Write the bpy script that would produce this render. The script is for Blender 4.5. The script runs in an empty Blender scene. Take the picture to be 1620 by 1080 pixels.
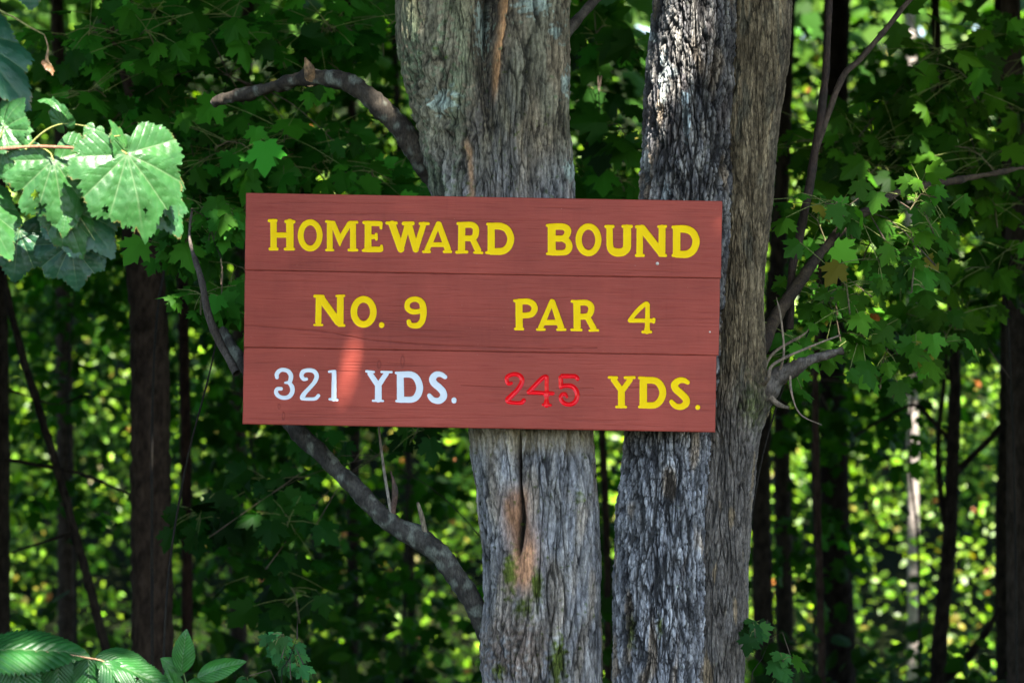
import bpy, math
import numpy as np
from mathutils import Vector
C = bpy.context.scene
COL = C.collection
R_ = math.radians

# ---------------------------------------------------------------- camera, world, sun
CAMD, CAMZ, FPX = 8.0, 1.60, 5013.0          # metres to the sign, eye height, focal length in photo pixels
cd = bpy.data.cameras.new('camera'); cam = bpy.data.objects.new('camera', cd); COL.objects.link(cam)
cam.location = (0, -CAMD, CAMZ); cam.rotation_euler = (R_(90), 0, 0)
cd.sensor_width = 36; cd.lens = FPX*36/1620; cd.clip_start = 0.1; cd.clip_end = 600
cd.dof.use_dof = True; cd.dof.focus_distance = 8.02; cd.dof.aperture_fstop = 5.4
C.camera = cam
SUN = Vector((0.26, -0.50, 0.83)).normalized()
w = bpy.data.worlds.new('World'); C.world = w; w.use_nodes = True
nt = w.node_tree; nt.nodes.clear()
sky = nt.nodes.new('ShaderNodeTexSky'); sky.sky_type = 'NISHITA'; sky.sun_disc = False
sky.sun_elevation = math.asin(SUN.z); sky.sun_rotation = math.atan2(SUN.x, SUN.y)
bg = nt.nodes.new('ShaderNodeBackground'); bg.inputs['Strength'].default_value = 0.10
wo = nt.nodes.new('ShaderNodeOutputWorld')
nt.links.new(sky.outputs[0], bg.inputs[0]); nt.links.new(bg.outputs[0], wo.inputs[0])
sl = bpy.data.lights.new('sun', 'SUN'); sl.energy = 5.0; sl.angle = R_(0.5); sl.color = (1, 0.95, 0.86)
so = bpy.data.objects.new('sun', sl); COL.objects.link(so); so.rotation_euler = SUN.to_track_quat('Z', 'Y').to_euler()
C.view_settings.view_transform = 'Standard'; C.view_settings.look = 'None'
C.view_settings.exposure = 2.62; C.view_settings.gamma = 1.0
C.render.resolution_x, C.render.resolution_y = 1024, 682
C.render.engine = 'CYCLES'
C.cycles.max_bounces = 8; C.cycles.diffuse_bounces = 4; C.cycles.transmission_bounces = 6; C.cycles.glossy_bounces = 2

# ---------------------------------------------------------------- helpers
def W(px, py, Y=0.0):
    "photo pixel at depth Y -> world point"
    k = (CAMD+Y)/FPX
    return np.array([(px-810)*k, Y, CAMZ+(540-py)*k])

def hsh(ix, iy, iz, seed):
    h = (ix*374761393 + iy*668265263 + iz*2147483647 + seed*1274126177) & 0xFFFFFFFF
    h = ((h ^ (h >> 13))*1274126177) & 0xFFFFFFFF
    h = ((h ^ (h >> 16))*2246822519) & 0xFFFFFFFF
    return h ^ (h >> 15)
GR = np.array([[1,1,0],[-1,1,0],[1,-1,0],[-1,-1,0],[1,0,1],[-1,0,1],[1,0,-1],[-1,0,-1],[0,1,1],[0,-1,1],[0,1,-1],[0,-1,-1]], float)
def perlin(x, y, z, seed=0):
    x, y, z = np.broadcast_arrays(np.asarray(x, float), np.asarray(y, float), np.asarray(z, float))
    xi = np.floor(x).astype(np.int64); yi = np.floor(y).astype(np.int64); zi = np.floor(z).astype(np.int64)
    xf, yf, zf = x-xi, y-yi, z-zi
    u = xf*xf*xf*(xf*(xf*6-15)+10); v = yf*yf*yf*(yf*(yf*6-15)+10); t = zf*zf*zf*(zf*(zf*6-15)+10)
    out = 0
    for dx in (0, 1):
        for dy in (0, 1):
            for dz in (0, 1):
                g = GR[hsh(xi+dx, yi+dy, zi+dz, seed) % 12]
                d = g[..., 0]*(xf-dx)+g[..., 1]*(yf-dy)+g[..., 2]*(zf-dz)
                out = out + d*(u if dx else 1-u)*(v if dy else 1-v)*(t if dz else 1-t)
    return out
def worley(x, y, z, seed=0, jit=.9):
    "F1, F2-F1 and a random value of the nearest cell"
    x, y, z = np.broadcast_arrays(x, y, z); xi = np.floor(x).astype(np.int64); yi = np.floor(y).astype(np.int64); zi = np.floor(z).astype(np.int64)
    f1 = np.full(x.shape, 9.); f2 = np.full(x.shape, 9.); cid = np.zeros(x.shape)
    for a in (-1, 0, 1):
        for b in (-1, 0, 1):
            for c in (-1, 0, 1):
                h = hsh(xi+a, yi+b, zi+c, seed); r1 = (h & 1023)/1023.; r2 = ((h >> 10) & 1023)/1023.; r3 = ((h >> 20) & 1023)/1023.
                d = (xi+a+.5+jit*(r1-.5)-x)**2+(yi+b+.5+jit*(r2-.5)-y)**2+(zi+c+.5+jit*(r3-.5)-z)**2
                m = d < f1; f2 = np.where(m, f1, np.minimum(f2, d)); cid = np.where(m, (r1*7.3+r2*3.1+r3) % 1., cid); f1 = np.where(m, d, f1)
    f1 = np.sqrt(f1); return f1, np.sqrt(f2)-f1, cid
def plates(X, Y, Z, sx, sz, seed, warp=.5):
    "bark plates: (edge crack 0..1, random per plate)"
    w1 = warp*perlin(X/(sx*2), Y/(sx*2), Z/(sz*1.2), seed+11); w2 = warp*perlin(X/(sx*2)+9, Y/(sx*2), Z/(sz*1.2), seed+12)
    f1, e, c = worley(X/sx+w1, Y/sx+w2, Z/sz+w1, seed); return 1-sstep(.02, .22, e), c
def sstep(a, b, x):
    t = np.clip((x-a)/(b-a), 0, 1); return t*t*(3-2*t)
def mix(a, b, t):
    t = np.asarray(t)[..., None]; return np.asarray(a)*(1-t)+np.asarray(b)*t

def new_mesh(name, verts, faces, mat=None, parent=None, col=None, smooth=True):
    "faces: (n,k) int array or list of such arrays"
    me = bpy.data.meshes.new(name)
    verts = np.asarray(verts, np.float32)
    fl = faces if isinstance(faces, list) else [faces]
    fl = [np.asarray(f, np.int32) for f in fl if len(f)]
    me.vertices.add(len(verts)); me.vertices.foreach_set('co', verts.ravel())
    loops = np.concatenate([f.ravel() for f in fl]); sizes = np.concatenate([np.full(len(f), f.shape[1]) for f in fl])
    me.loops.add(len(loops)); me.loops.foreach_set('vertex_index', loops.astype(np.int32))
    me.polygons.add(len(sizes))
    starts = np.concatenate([[0], np.cumsum(sizes)[:-1]]).astype(np.int32)
    me.polygons.foreach_set('loop_start', starts)
    me.polygons.foreach_set('use_smooth', np.full(len(sizes), smooth))
    me.update(calc_edges=True); me.validate()
    if col is not None:
        a = me.color_attributes.new('Col', 'FLOAT_COLOR', 'POINT')
        c4 = np.ones((len(verts), 4), np.float32); c4[:, :3] = np.clip(col, 0, 1)
        a.data.foreach_set('color', c4.ravel())
    if mat: me.materials.append(mat)
    o = bpy.data.objects.new(name, me); COL.objects.link(o)
    if parent: o.parent = parent
    return o

def thing(name, label, cat, loc=(0, 0, 0), group=None):
    o = bpy.data.objects.new(name, None); COL.objects.link(o); o.location = loc
    o['label'] = label; o['category'] = cat
    if group: o['group'] = group
    o.empty_display_size = 0.1
    return o
def adopt(o, parent):
    "mesh built in world coordinates, parented to a thing away from the origin"
    o.parent = parent; o.matrix_parent_inverse.identity()
    o.data.transform(__import__('mathutils').Matrix.Translation(-parent.location)); return o

# ---------------------------------------------------------------- materials
def nodes(name):
    m = bpy.data.materials.new(name); m.use_nodes = True; n = m.node_tree; n.nodes.clear()
    out = n.nodes.new('ShaderNodeOutputMaterial'); return m, n, out
def N(n, t, **kw):
    x = n.nodes.new(t)
    for k, v in kw.items():
        if k in x.inputs: x.inputs[k].default_value = v
        else: setattr(x, k, v)
    return x
def mat_bark(name, bump=0.95, rough=0.85, fine=160, spec=0.3):
    m, n, out = nodes(name); L = n.links.new
    a = N(n, 'ShaderNodeAttribute', attribute_name='Col'); tc = N(n, 'ShaderNodeTexCoord')
    mp = N(n, 'ShaderNodeMapping'); mp.inputs['Scale'].default_value = (1, 1, .35); L(tc.outputs['Object'], mp.inputs[0])
    nz = N(n, 'ShaderNodeTexNoise', Scale=fine, Detail=6.0, Roughness=.65); L(mp.outputs[0], nz.inputs['Vector'])
    nz2 = N(n, 'ShaderNodeTexNoise', Scale=fine*.28, Detail=4.0); L(mp.outputs[0], nz2.inputs['Vector'])
    mr = N(n, 'ShaderNodeMapRange'); L(nz.outputs[0], mr.inputs[0])
    mr.inputs[1].default_value = .3; mr.inputs[2].default_value = .7; mr.inputs[3].default_value = .4; mr.inputs[4].default_value = 1.7
    mm = N(n, 'ShaderNodeVectorMath', operation='SCALE'); L(a.outputs['Color'], mm.inputs[0]); L(mr.outputs[0], mm.inputs['Scale'])
    b = N(n, 'ShaderNodeBsdfPrincipled', Roughness=rough); L(mm.outputs[0], b.inputs['Base Color'])
    b.inputs['Specular IOR Level'].default_value = spec
    ad = N(n, 'ShaderNodeMath', operation='ADD'); L(nz.outputs[0], ad.inputs[0]); L(nz2.outputs[0], ad.inputs[1])
    bp = N(n, 'ShaderNodeBump', Strength=bump, Distance=.006); L(ad.outputs[0], bp.inputs['Height']); L(bp.outputs[0], b.inputs['Normal'])
    L(b.outputs[0], out.inputs[0]); return m
def mat_leaf(name, rough=.55, trans=.38, spec=.09, tint=(1.3, 1.6, .4), bump=0):
    m, n, out = nodes(name); L = n.links.new
    a = N(n, 'ShaderNodeAttribute', attribute_name='Col')
    b = N(n, 'ShaderNodeBsdfPrincipled', Roughness=rough); L(a.outputs['Color'], b.inputs['Base Color'])
    b.inputs['Specular IOR Level'].default_value = spec
    tm = N(n, 'ShaderNodeVectorMath', operation='MULTIPLY'); L(a.outputs['Color'], tm.inputs[0]); tm.inputs[1].default_value = tint
    t = N(n, 'ShaderNodeBsdfTranslucent'); L(tm.outputs[0], t.inputs['Color'])
    if bump:
        tc = N(n, 'ShaderNodeTexCoord'); nz = N(n, 'ShaderNodeTexNoise', Scale=260.0, Detail=3.0); L(tc.outputs['Object'], nz.inputs['Vector'])
        bp = N(n, 'ShaderNodeBump', Strength=bump, Distance=.0015); L(nz.outputs[0], bp.inputs['Height']); L(bp.outputs[0], b.inputs['Normal'])
    mx = N(n, 'ShaderNodeMixShader'); mx.inputs[0].default_value = trans
    L(b.outputs[0], mx.inputs[1]); L(t.outputs[0], mx.inputs[2]); L(mx.outputs[0], out.inputs[0]); return m
def mat_paint(name, col, rough=.4, wear=0.0, bump=.0, coat=0.0):
    m, n, out = nodes(name); L = n.links.new
    tc = N(n, 'ShaderNodeTexCoord'); nz = N(n, 'ShaderNodeTexNoise', Scale=25.0, Detail=6.0); L(tc.outputs['Object'], nz.inputs['Vector'])
    r = N(n, 'ShaderNodeValToRGB'); L(nz.outputs[0], r.inputs[0])
    r.color_ramp.elements[0].position = .3; r.color_ramp.elements[1].position = .7
    r.color_ramp.elements[0].color = tuple(c*(.93) for c in col)+(1,); r.color_ramp.elements[1].color = tuple(min(1, c*1.05) for c in col)+(1,)
    b = N(n, 'ShaderNodeBsdfPrincipled', Roughness=rough); L(r.outputs[0], b.inputs['Base Color']); b.inputs['Coat Weight'].default_value = coat; b.inputs['Specular IOR Level'].default_value = .12
    nz2 = N(n, 'ShaderNodeTexNoise', Scale=180.0, Detail=3.0); L(tc.outputs['Object'], nz2.inputs['Vector'])
    bp = N(n, 'ShaderNodeBump', Strength=.15, Distance=.001); L(nz2.outputs[0], bp.inputs['Height']); L(bp.outputs[0], b.inputs['Normal'])
    L(b.outputs[0], out.inputs[0]); return m
def mat_plank():
    m, n, out = nodes('barn_red_painted_wood'); L = n.links.new
    tc = N(n, 'ShaderNodeTexCoord')
    mp = N(n, 'ShaderNodeMapping'); mp.inputs['Scale'].default_value = (1.2, 1, 26); L(tc.outputs['Object'], mp.inputs[0])
    g = N(n, 'ShaderNodeTexNoise', Scale=9.0, Detail=7.0, Roughness=.6, Distortion=.6); L(mp.outputs[0], g.inputs['Vector'])
    big = N(n, 'ShaderNodeTexNoise', Scale=3.5, Detail=3.0); L(tc.outputs['Object'], big.inputs['Vector'])
    r = N(n, 'ShaderNodeValToRGB'); L(g.outputs[0], r.inputs[0])
    e = r.color_ramp.elements; e[0].position = .28; e[0].color = (.295, .044, .028, 1); e[1].position = .55; e[1].color = (.35, .062, .040, 1)
    mb = N(n, 'ShaderNodeMapRange'); L(big.outputs[0], mb.inputs[0]); mb.inputs[1].default_value = .3; mb.inputs[2].default_value = .7; mb.inputs[3].default_value = .88; mb.inputs[4].default_value = 1.12
    a = N(n, 'ShaderNodeAttribute', attribute_name='Col')
    s1 = N(n, 'ShaderNodeVectorMath', operation='SCALE'); L(r.outputs[0], s1.inputs[0]); L(mb.outputs[0], s1.inputs['Scale'])
    s2 = N(n, 'ShaderNodeVectorMath', operation='MULTIPLY'); L(s1.outputs[0], s2.inputs[0]); L(a.outputs['Color'], s2.inputs[1])
    sp = N(n, 'ShaderNodeTexNoise', Scale=170.0, Detail=2.0); L(tc.outputs['Object'], sp.inputs['Vector'])
    spr = N(n, 'ShaderNodeMapRange'); L(sp.outputs[0], spr.inputs[0]); spr.inputs[1].default_value = .73; spr.inputs[2].default_value = .78
    mxc = N(n, 'ShaderNodeMixRGB'); L(spr.outputs[0], mxc.inputs[0]); L(s2.outputs[0], mxc.inputs[1]); mxc.inputs[2].default_value = (.42, .17, .13, 1)
    b = N(n, 'ShaderNodeBsdfPrincipled', Roughness=.52); L(mxc.outputs[0], b.inputs['Base Color']); b.inputs['Specular IOR Level'].default_value = .2
    bp = N(n, 'ShaderNodeBump', Strength=.35, Distance=.0016); L(g.outputs[0], bp.inputs['Height'])
    bp2 = N(n, 'ShaderNodeBump', Strength=.2, Distance=.001); L(sp.outputs[0], bp2.inputs['Height']); L(bp.outputs[0], bp2.inputs['Normal'])
    L(bp2.outputs[0], b.inputs['Normal']); L(b.outputs[0], out.inputs[0]); return m
M_BARK = mat_bark('maple_bark', spec=.15); M_BARK2 = mat_bark('branch_bark', .5, .85, 220); M_FAR = mat_bark('forest_bark', .4, .95, 60, .04)
M_LEAF = mat_leaf('maple_leaf'); M_LIND = mat_leaf('linden_leaf', .40, .25, .42, (1.2, 1.4, .6), .3); M_FARLEAF = mat_leaf('sunlit_leaf', .42, .42, .45, (1.5, 1.55, .45))
M_TWIG = mat_bark('twig_bark', .3, .7, 300, .15)
M_YEL = mat_paint('yellow_sign_paint', (1., .63, .0), .55, coat=.0)
M_WHITE = mat_paint('white_sign_paint', (.72, .76, .80), .4, coat=.2)
M_RED = mat_paint('red_sign_paint', (.85, .006, .012), .25, coat=.3)
M_PLANK = mat_plank()
M_NAIL = mat_paint('nail_head', (.62, .55, .48), .4)

# ---------------------------------------------------------------- lettering, strokes traced in enlarged crops (ox, oy, scale)
def ell(cx, cy, rx, ry, r, n=28):
    return [(cx+rx*math.cos(2*math.pi*i/n), cy+ry*math.sin(2*math.pi*i/n), r) for i in range(n+1)]
A1 = (420, 340, 10.125); A2 = (570, 340, 10.125); A3 = (660, 340, 10.125); A4 = (858, 345, 12.46); A5 = (985, 345, 12.46)
B1 = (490, 460, 8.1); B2 = (808, 465, 10.8); B3 = (940, 465, 13.5)
D1 = (428, 575, 10.8); D2 = (572, 575, 10.125); D3 = (792, 580, 11.57); D4 = (958, 585, 10.125)
# each glyph: (character, crop, plank, paint, [straight strokes], [curved strokes]); stroke = list of (x, y, r)
GL = [
 ('H', A1, 0, 'y', [[(128,112,56),(130,518,56)],[(60,92,30),(168,90,30)],[(72,545,30),(185,545,30)],[(390,122,64),(392,508,64)],[(330,106,33),(455,110,32)],[(318,547,29),(450,547,29)],[(128,322,47),(390,322,47)]], []),
 ('O', A1, 0, 'y', [], [ell(716,328,152,209,52)]),
 ('M', A1, 0, 'y', [[(1028,150,50),(1030,525,52)],[(975,105,26),(1095,122,30)],[(1085,142,46),(1190,400,50),(1190,485,20)],[(1345,142,46),(1190,400,46)],[(1402,150,52),(1402,520,54)],[(1350,120,28),(1465,118,28)],[(975,562,25),(1082,562,25)],[(1338,562,28),(1465,562,28)]], []),
 ('E', A2, 0, 'y', [[(125,150,60),(122,540,60)],[(58,122,30),(120,135,44),(310,140,46)],[(330,130,32),(332,212,26)],[(125,348,50),(250,350,36)],[(255,308,27),(258,390,27)],[(48,570,28),(120,552,50),(315,552,50)],[(340,498,28),(340,560,34)]], []),
 ('W', A2, 0, 'y', [[(510,150,62),(650,548,60)],[(428,130,30),(575,130,30)],[(748,190,50),(650,548,50)],[(695,138,36),(840,135,36)],[(785,185,58),(888,552,54)],[(1012,155,50),(888,552,50)],[(960,140,30),(1090,140,29)]], []),
 ('A', A2, 0, 'y', [[(1248,142,44),(1075,550,48)],[(1258,150,50),(1400,545,56)],[(1140,475,42),(1330,475,42)],[(1012,588,28),(1110,588,28)],[(1345,588,28),(1450,588,28)]], []),
 ('R', A3, 0, 'y', [[(715,170,62),(710,560,62)],[(652,138,28),(740,150,40)],[(885,385,52),(975,565,56)],[(918,602,26),(1040,608,25)],[(635,596,30),(795,592,30)]], [[(715,160,52),(870,160,52),(932,205,55),(940,270,55),(925,340,54),(870,373,50),(760,373,50)]]),
 ('D', A3, 0, 'y', [[(1185,185,62),(1185,570,62)],[(1130,148,28),(1200,160,40)],[(1110,604,27),(1190,600,40)]], [[(1185,180,58),(1330,182,60),(1440,235,60),(1499,370,60),(1460,510,60),(1360,580,60),(1185,585,58)]]),
 ('B', A4, 0, 'y', [[(185,190,85),(185,650,85)],[(97,145,34),(200,160,60)],[(97,702,32),(200,690,55)]], [[(185,170,68),(400,170,70),(495,230,76),(485,330,70),(400,400,66),(185,400,66)],[(400,400,66),(500,465,68),(529,560,72),(490,650,68),(400,682,60),(185,684,58)]]),
 ('O', A4, 0, 'y', [], [ell(910,428,194,262,67)]),
 ('U', A4, 0, 'y', [[(1325,205,68),(1328,540,70)],[(1256,166,38),(1392,166,38)],[(1672,205,84),(1672,540,84)],[(1592,165,38),(1755,165,38)]], [[(1330,520,70),(1350,610,74),(1420,665,84),(1510,680,86),(1600,660,84),(1660,600,84),(1672,520,84)]]),
 ('N', A5, 0, 'y', [[(340,205,70),(335,700,70)],[(278,172,38),(400,172,42)],[(385,205,80),(757,680,78)],[(778,200,74),(776,690,74)],[(710,168,32),(852,165,32)],[(735,732,36),(850,737,36)],[(272,736,36),(412,736,36)]], []),
 ('D', A5, 0, 'y', [[(1065,225,80),(1065,700,80)],[(998,180,38),(1080,190,56)],[(998,736,38),(1080,720,62)]], [[(1065,215,78),(1240,217,80),(1380,285,78),(1447,440,78),(1405,610,78),(1280,708,78),(1065,712,74)]]),
 ('N', B1, 1, 'y', [[(115,112,42),(110,400,43)],[(66,68,24),(170,72,26)],[(152,105,50),(365,400,50)],[(392,100,47),(390,415,47)],[(345,66,20),(440,62,20)],[(375,440,24),(440,443,22)],[(60,436,18),(160,437,18)]], []),
 ('O', B1, 1, 'y', [], [ell(690,268,125,160,46)]),
 ('.', B1, 1, 'y', [[(922,435,38),(922,440,38)]], []),
 ('9', B1, 1, 'y', [], [[(1440,250,34),(1370,268,36),(1300,262,38),(1252,220,38),(1255,155,38),(1300,115,38),(1375,108,38),(1435,150,42),(1455,225,46),(1456,310,44),(1440,385,42),(1395,438,42),(1330,446,38),(1285,430,36),(1270,392,32)]]),
 ('P', B2, 1, 'y', [[(140,150,65),(146,560,66)],[(62,115,28),(150,125,48)],[(82,595,30),(205,595,30)]], [[(140,130,54),(300,130,56),(385,180,58),(408,260,58),(360,340,56),(270,364,54),(160,366,54)]]),
 ('A', B2, 1, 'y', [[(702,125,46),(515,570,50)],[(715,135,50),(860,570,60)],[(590,487,50),(810,485,50)],[(455,605,28),(575,605,28)],[(800,607,28),(930,608,27)]], []),
 ('R', B2, 1, 'y', [[(1130,165,66),(1135,560,66)],[(1048,125,28),(1150,140,42)],[(1310,395,54),(1415,585,56)],[(1352,622,27),(1490,618,27)],[(1042,610,28),(1205,612,28)]], [[(1130,152,54),(1290,150,54),(1362,195,58),(1378,265,58),(1350,345,56),(1290,383,56),(1150,384,56)]]),
 ('4', B3, 1, 'y', [[(1142,230,54),(1135,770,58)],[(765,565,52),(1265,568,50)],[(1275,542,42),(1270,592,42)],[(1135,720,60),(1130,790,72)],[(1040,808,38),(1210,808,38)]], [[(1142,260,54),(1115,205,52),(1000,285,54),(870,420,52),(765,562,52)]]),
 ('3', D1, 2, 'w', [[(252,325,24),(330,322,40)]], [[(110,235,36),(108,175,42),(155,120,40),(220,104,39),(300,130,42),(347,200,44),(340,280,42),(320,325,36)],[(320,325,36),(368,400,44),(368,490,44),(315,562,42),(225,582,40),(140,555,40),(94,490,40),(115,432,38),(180,427,36)]]),
 ('2', D1, 2, 'w', [], [[(615,262,32),(565,262,38),(528,200,40),(560,135,42),(645,112,38),(740,130,42),(788,205,44),(760,300,42),(680,400,40),(590,495,42),(545,570,48),(560,598,34),(700,603,34),(775,590,36),(818,545,36)]]),
 ('1', D1, 2, 'w', [[(1086,145,44),(1082,600,50)],[(1003,137,27),(1100,128,28)],[(1010,606,27),(1140,618,27)]], []),
 ('Y', D2, 2, 'w', [[(135,160,46),(265,350,50)],[(80,122,26),(195,134,24)],[(400,155,44),(270,350,48)],[(320,132,24),(480,135,23)],[(268,340,58),(268,565,60)],[(182,592,22),(345,595,22)]], []),
 ('D', D2, 2, 'w', [[(620,185,60),(624,555,62)],[(555,147,27),(640,165,44)],[(560,598,25),(640,590,40)]], [[(620,175,55),(790,176,56),(880,235,58),(930,365,60),(905,490,60),(820,570,54),(620,574,54)]]),
 ('S', D2, 2, 'w', [], [[(1340,215,38),(1270,172,46),(1190,176,54),(1138,240,60),(1160,310,60),(1240,380,60),(1305,455,60),(1310,535,60),(1245,592,56),(1160,585,50),(1110,545,46),(1085,508,38)]]),
 ('.', D2, 2, 'w', [[(1482,580,46),(1482,596,44)]], []),
 ('2', D3, 2, 'r', [], [[(200,300,26),(140,305,32),(112,255,34),(120,190,34),(180,150,36),(270,135,36),(350,165,40),(393,240,42),(370,330,42),(300,430,40),(200,530,44),(130,610,46),(180,648,34),(320,662,32),(395,650,36),(425,612,36)]]),
 ('4', D3, 2, 'r', [[(843,190,36),(840,690,34)],[(515,465,38),(955,487,32)],[(840,600,34),(840,690,56)],[(775,694,22),(915,700,22)],[(840,490,60),(840,500,60)]], [[(843,220,36),(825,180,36),(755,215,38),(640,330,38),(515,462,38)]]),
 ('5', D3, 2, 'r', [[(1100,200,40),(1105,365,40)],[(1130,170,40),(1360,172,38)]], [[(1410,222,34),(1390,190,36),(1350,172,38)],[(1105,360,36),(1190,345,38),(1300,355,40),(1380,430,42),(1402,545,42),(1355,650,40),(1250,690,36),(1150,655,38),(1098,580,36),(1125,510,34),(1180,500,32),(1215,550,22)]]),
 ('Y', D4, 2, 'y', [[(130,155,50),(260,340,52)],[(58,120,27),(180,122,28)],[(395,155,48),(262,340,50)],[(315,124,28),(462,120,28)],[(255,340,60),(255,560,60)],[(178,590,26),(325,592,25)]], []),
 ('D', D4, 2, 'y', [[(605,185,64),(605,555,64)],[(545,127,29),(620,150,50)],[(545,590,28),(620,575,44)]], [[(605,165,57),(780,170,58),(870,230,60),(917,350,60),(885,475,60),(790,560,56),(605,565,55)]]),
 ('S', D4, 2, 'y', [], [[(1318,200,38),(1250,165,48),(1170,172,54),(1106,235,62),(1130,310,62),(1215,385,62),(1288,465,62),(1285,540,60),(1215,588,54),(1130,580,50),(1080,540,46),(1057,508,40)]]),
 ('.', D4, 2, 'y', [[(1478,597,43),(1478,599,43)]], []),
]
def catmull(pts, sub=6):
    P = np.array(pts, float); closed = np.allclose(P[0, :2], P[-1, :2])
    if closed: P = np.vstack([P[-2], P, P[1]])
    else: P = np.vstack([2*P[0]-P[1], P, 2*P[-1]-P[-2]])
    out = []
    for i in range(1, len(P)-2):
        for t in np.arange(sub)/sub:
            out.append(.5*((2*P[i])+(P[i+1]-P[i-1])*t+(2*P[i-1]-5*P[i]+4*P[i+1]-P[i+2])*t*t+(-P[i-1]+3*P[i]-3*P[i+1]+P[i+2])*t**3))
    out.append(P[-2]); out = np.array(out)
    if not closed: out[:, 2] = np.clip(out[:, 2], P[1:-1, 2].min(), P[1:-1, 2].max())
    return out
TILT = math.atan2(13, 754); CT, ST = math.cos(TILT), math.sin(TILT)
def to_uv(x, y): dx, dy = x-389, y-305; return dx*CT+dy*ST, -dx*ST+dy*CT      # sign-local pixels, v downwards
def glyph_segs(g):
    ox, oy, sc = g[1]; segs = []
    for s in g[4]: segs += [(s[i], s[i+1]) for i in range(len(s)-1)]
    for s in g[5]:
        c = catmull(s); segs += [(c[i], c[i+1]) for i in range(len(c)-1)]
    out = []
    for a, b in segs:
        ua, va = to_uv(ox+a[0]/sc, oy+a[1]/sc); ub, vb = to_uv(ox+b[0]/sc, oy+b[1]/sc)
        out.append((ua, va, a[2]/sc, ub, vb, b[2]/sc))
    return np.array(out)
def sdf(segs, U, V):
    d = np.full(U.shape, 1e9)
    for ua, va, ra, ub, vb, rb in segs:
        dx, dy = ub-ua, vb-va; l2 = dx*dx+dy*dy+1e-9
        t = np.clip(((U-ua)*dx+(V-va)*dy)/l2, 0, 1)
        d = np.minimum(d, np.hypot(U-ua-t*dx, V-va-t*dy)-(ra+(rb-ra)*t))
    return d
PX = CAMD/FPX                                   # metres per photo pixel on the sign
SEGS = [glyph_segs(g) for g in GL]
def groove(d, red=False):
    "depth (m, negative) of the routed letter, from the signed distance in pixels"
    if red: return -.0032*np.clip(1-(1-np.clip(-d/3.6, 0, 1))**2, 0, 1)
    return -.0026*sstep(0, 1.0, -d)

# ---------------------------------------------------------------- the sign
sign = thing('hole_sign', 'barn red three plank wooden golf hole sign reading HOMEWARD BOUND nailed across two maple trunks', 'sign')
TL = W(389, 305); sign.location = TL; sign.rotation_euler = (0, TILT, 0)
PLV = [(0.0, 122.5), (122.56, 244.5), (244.56, 366.0)]; PU = [(0.0, 754.0), (.6, 752.6), (.9, 749.0)]
TH = .036
def crack_field(U, V, rng, v0, v1, u1):
    h = np.zeros(U.shape)
    for k in range(34):
        u = rng.uniform(-30, u1-20); v = rng.uniform(v0+3, v1-3); L = rng.uniform(40, 260); sl = rng.normal(0, .01)
        wv = sl*(U-u)+1.1*perlin(U/45, v*.37, k, 5)
        t = np.clip((U-u)/L, 0, 1); env = np.where((U > u) & (U < u+L), np.sin(math.pi*t)**.5, 0)
        wd = rng.uniform(.45, .95)
        h -= rng.uniform(.0002, .0007)*env*np.exp(-((V-v-wv)/wd)**2)
    return h
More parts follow.
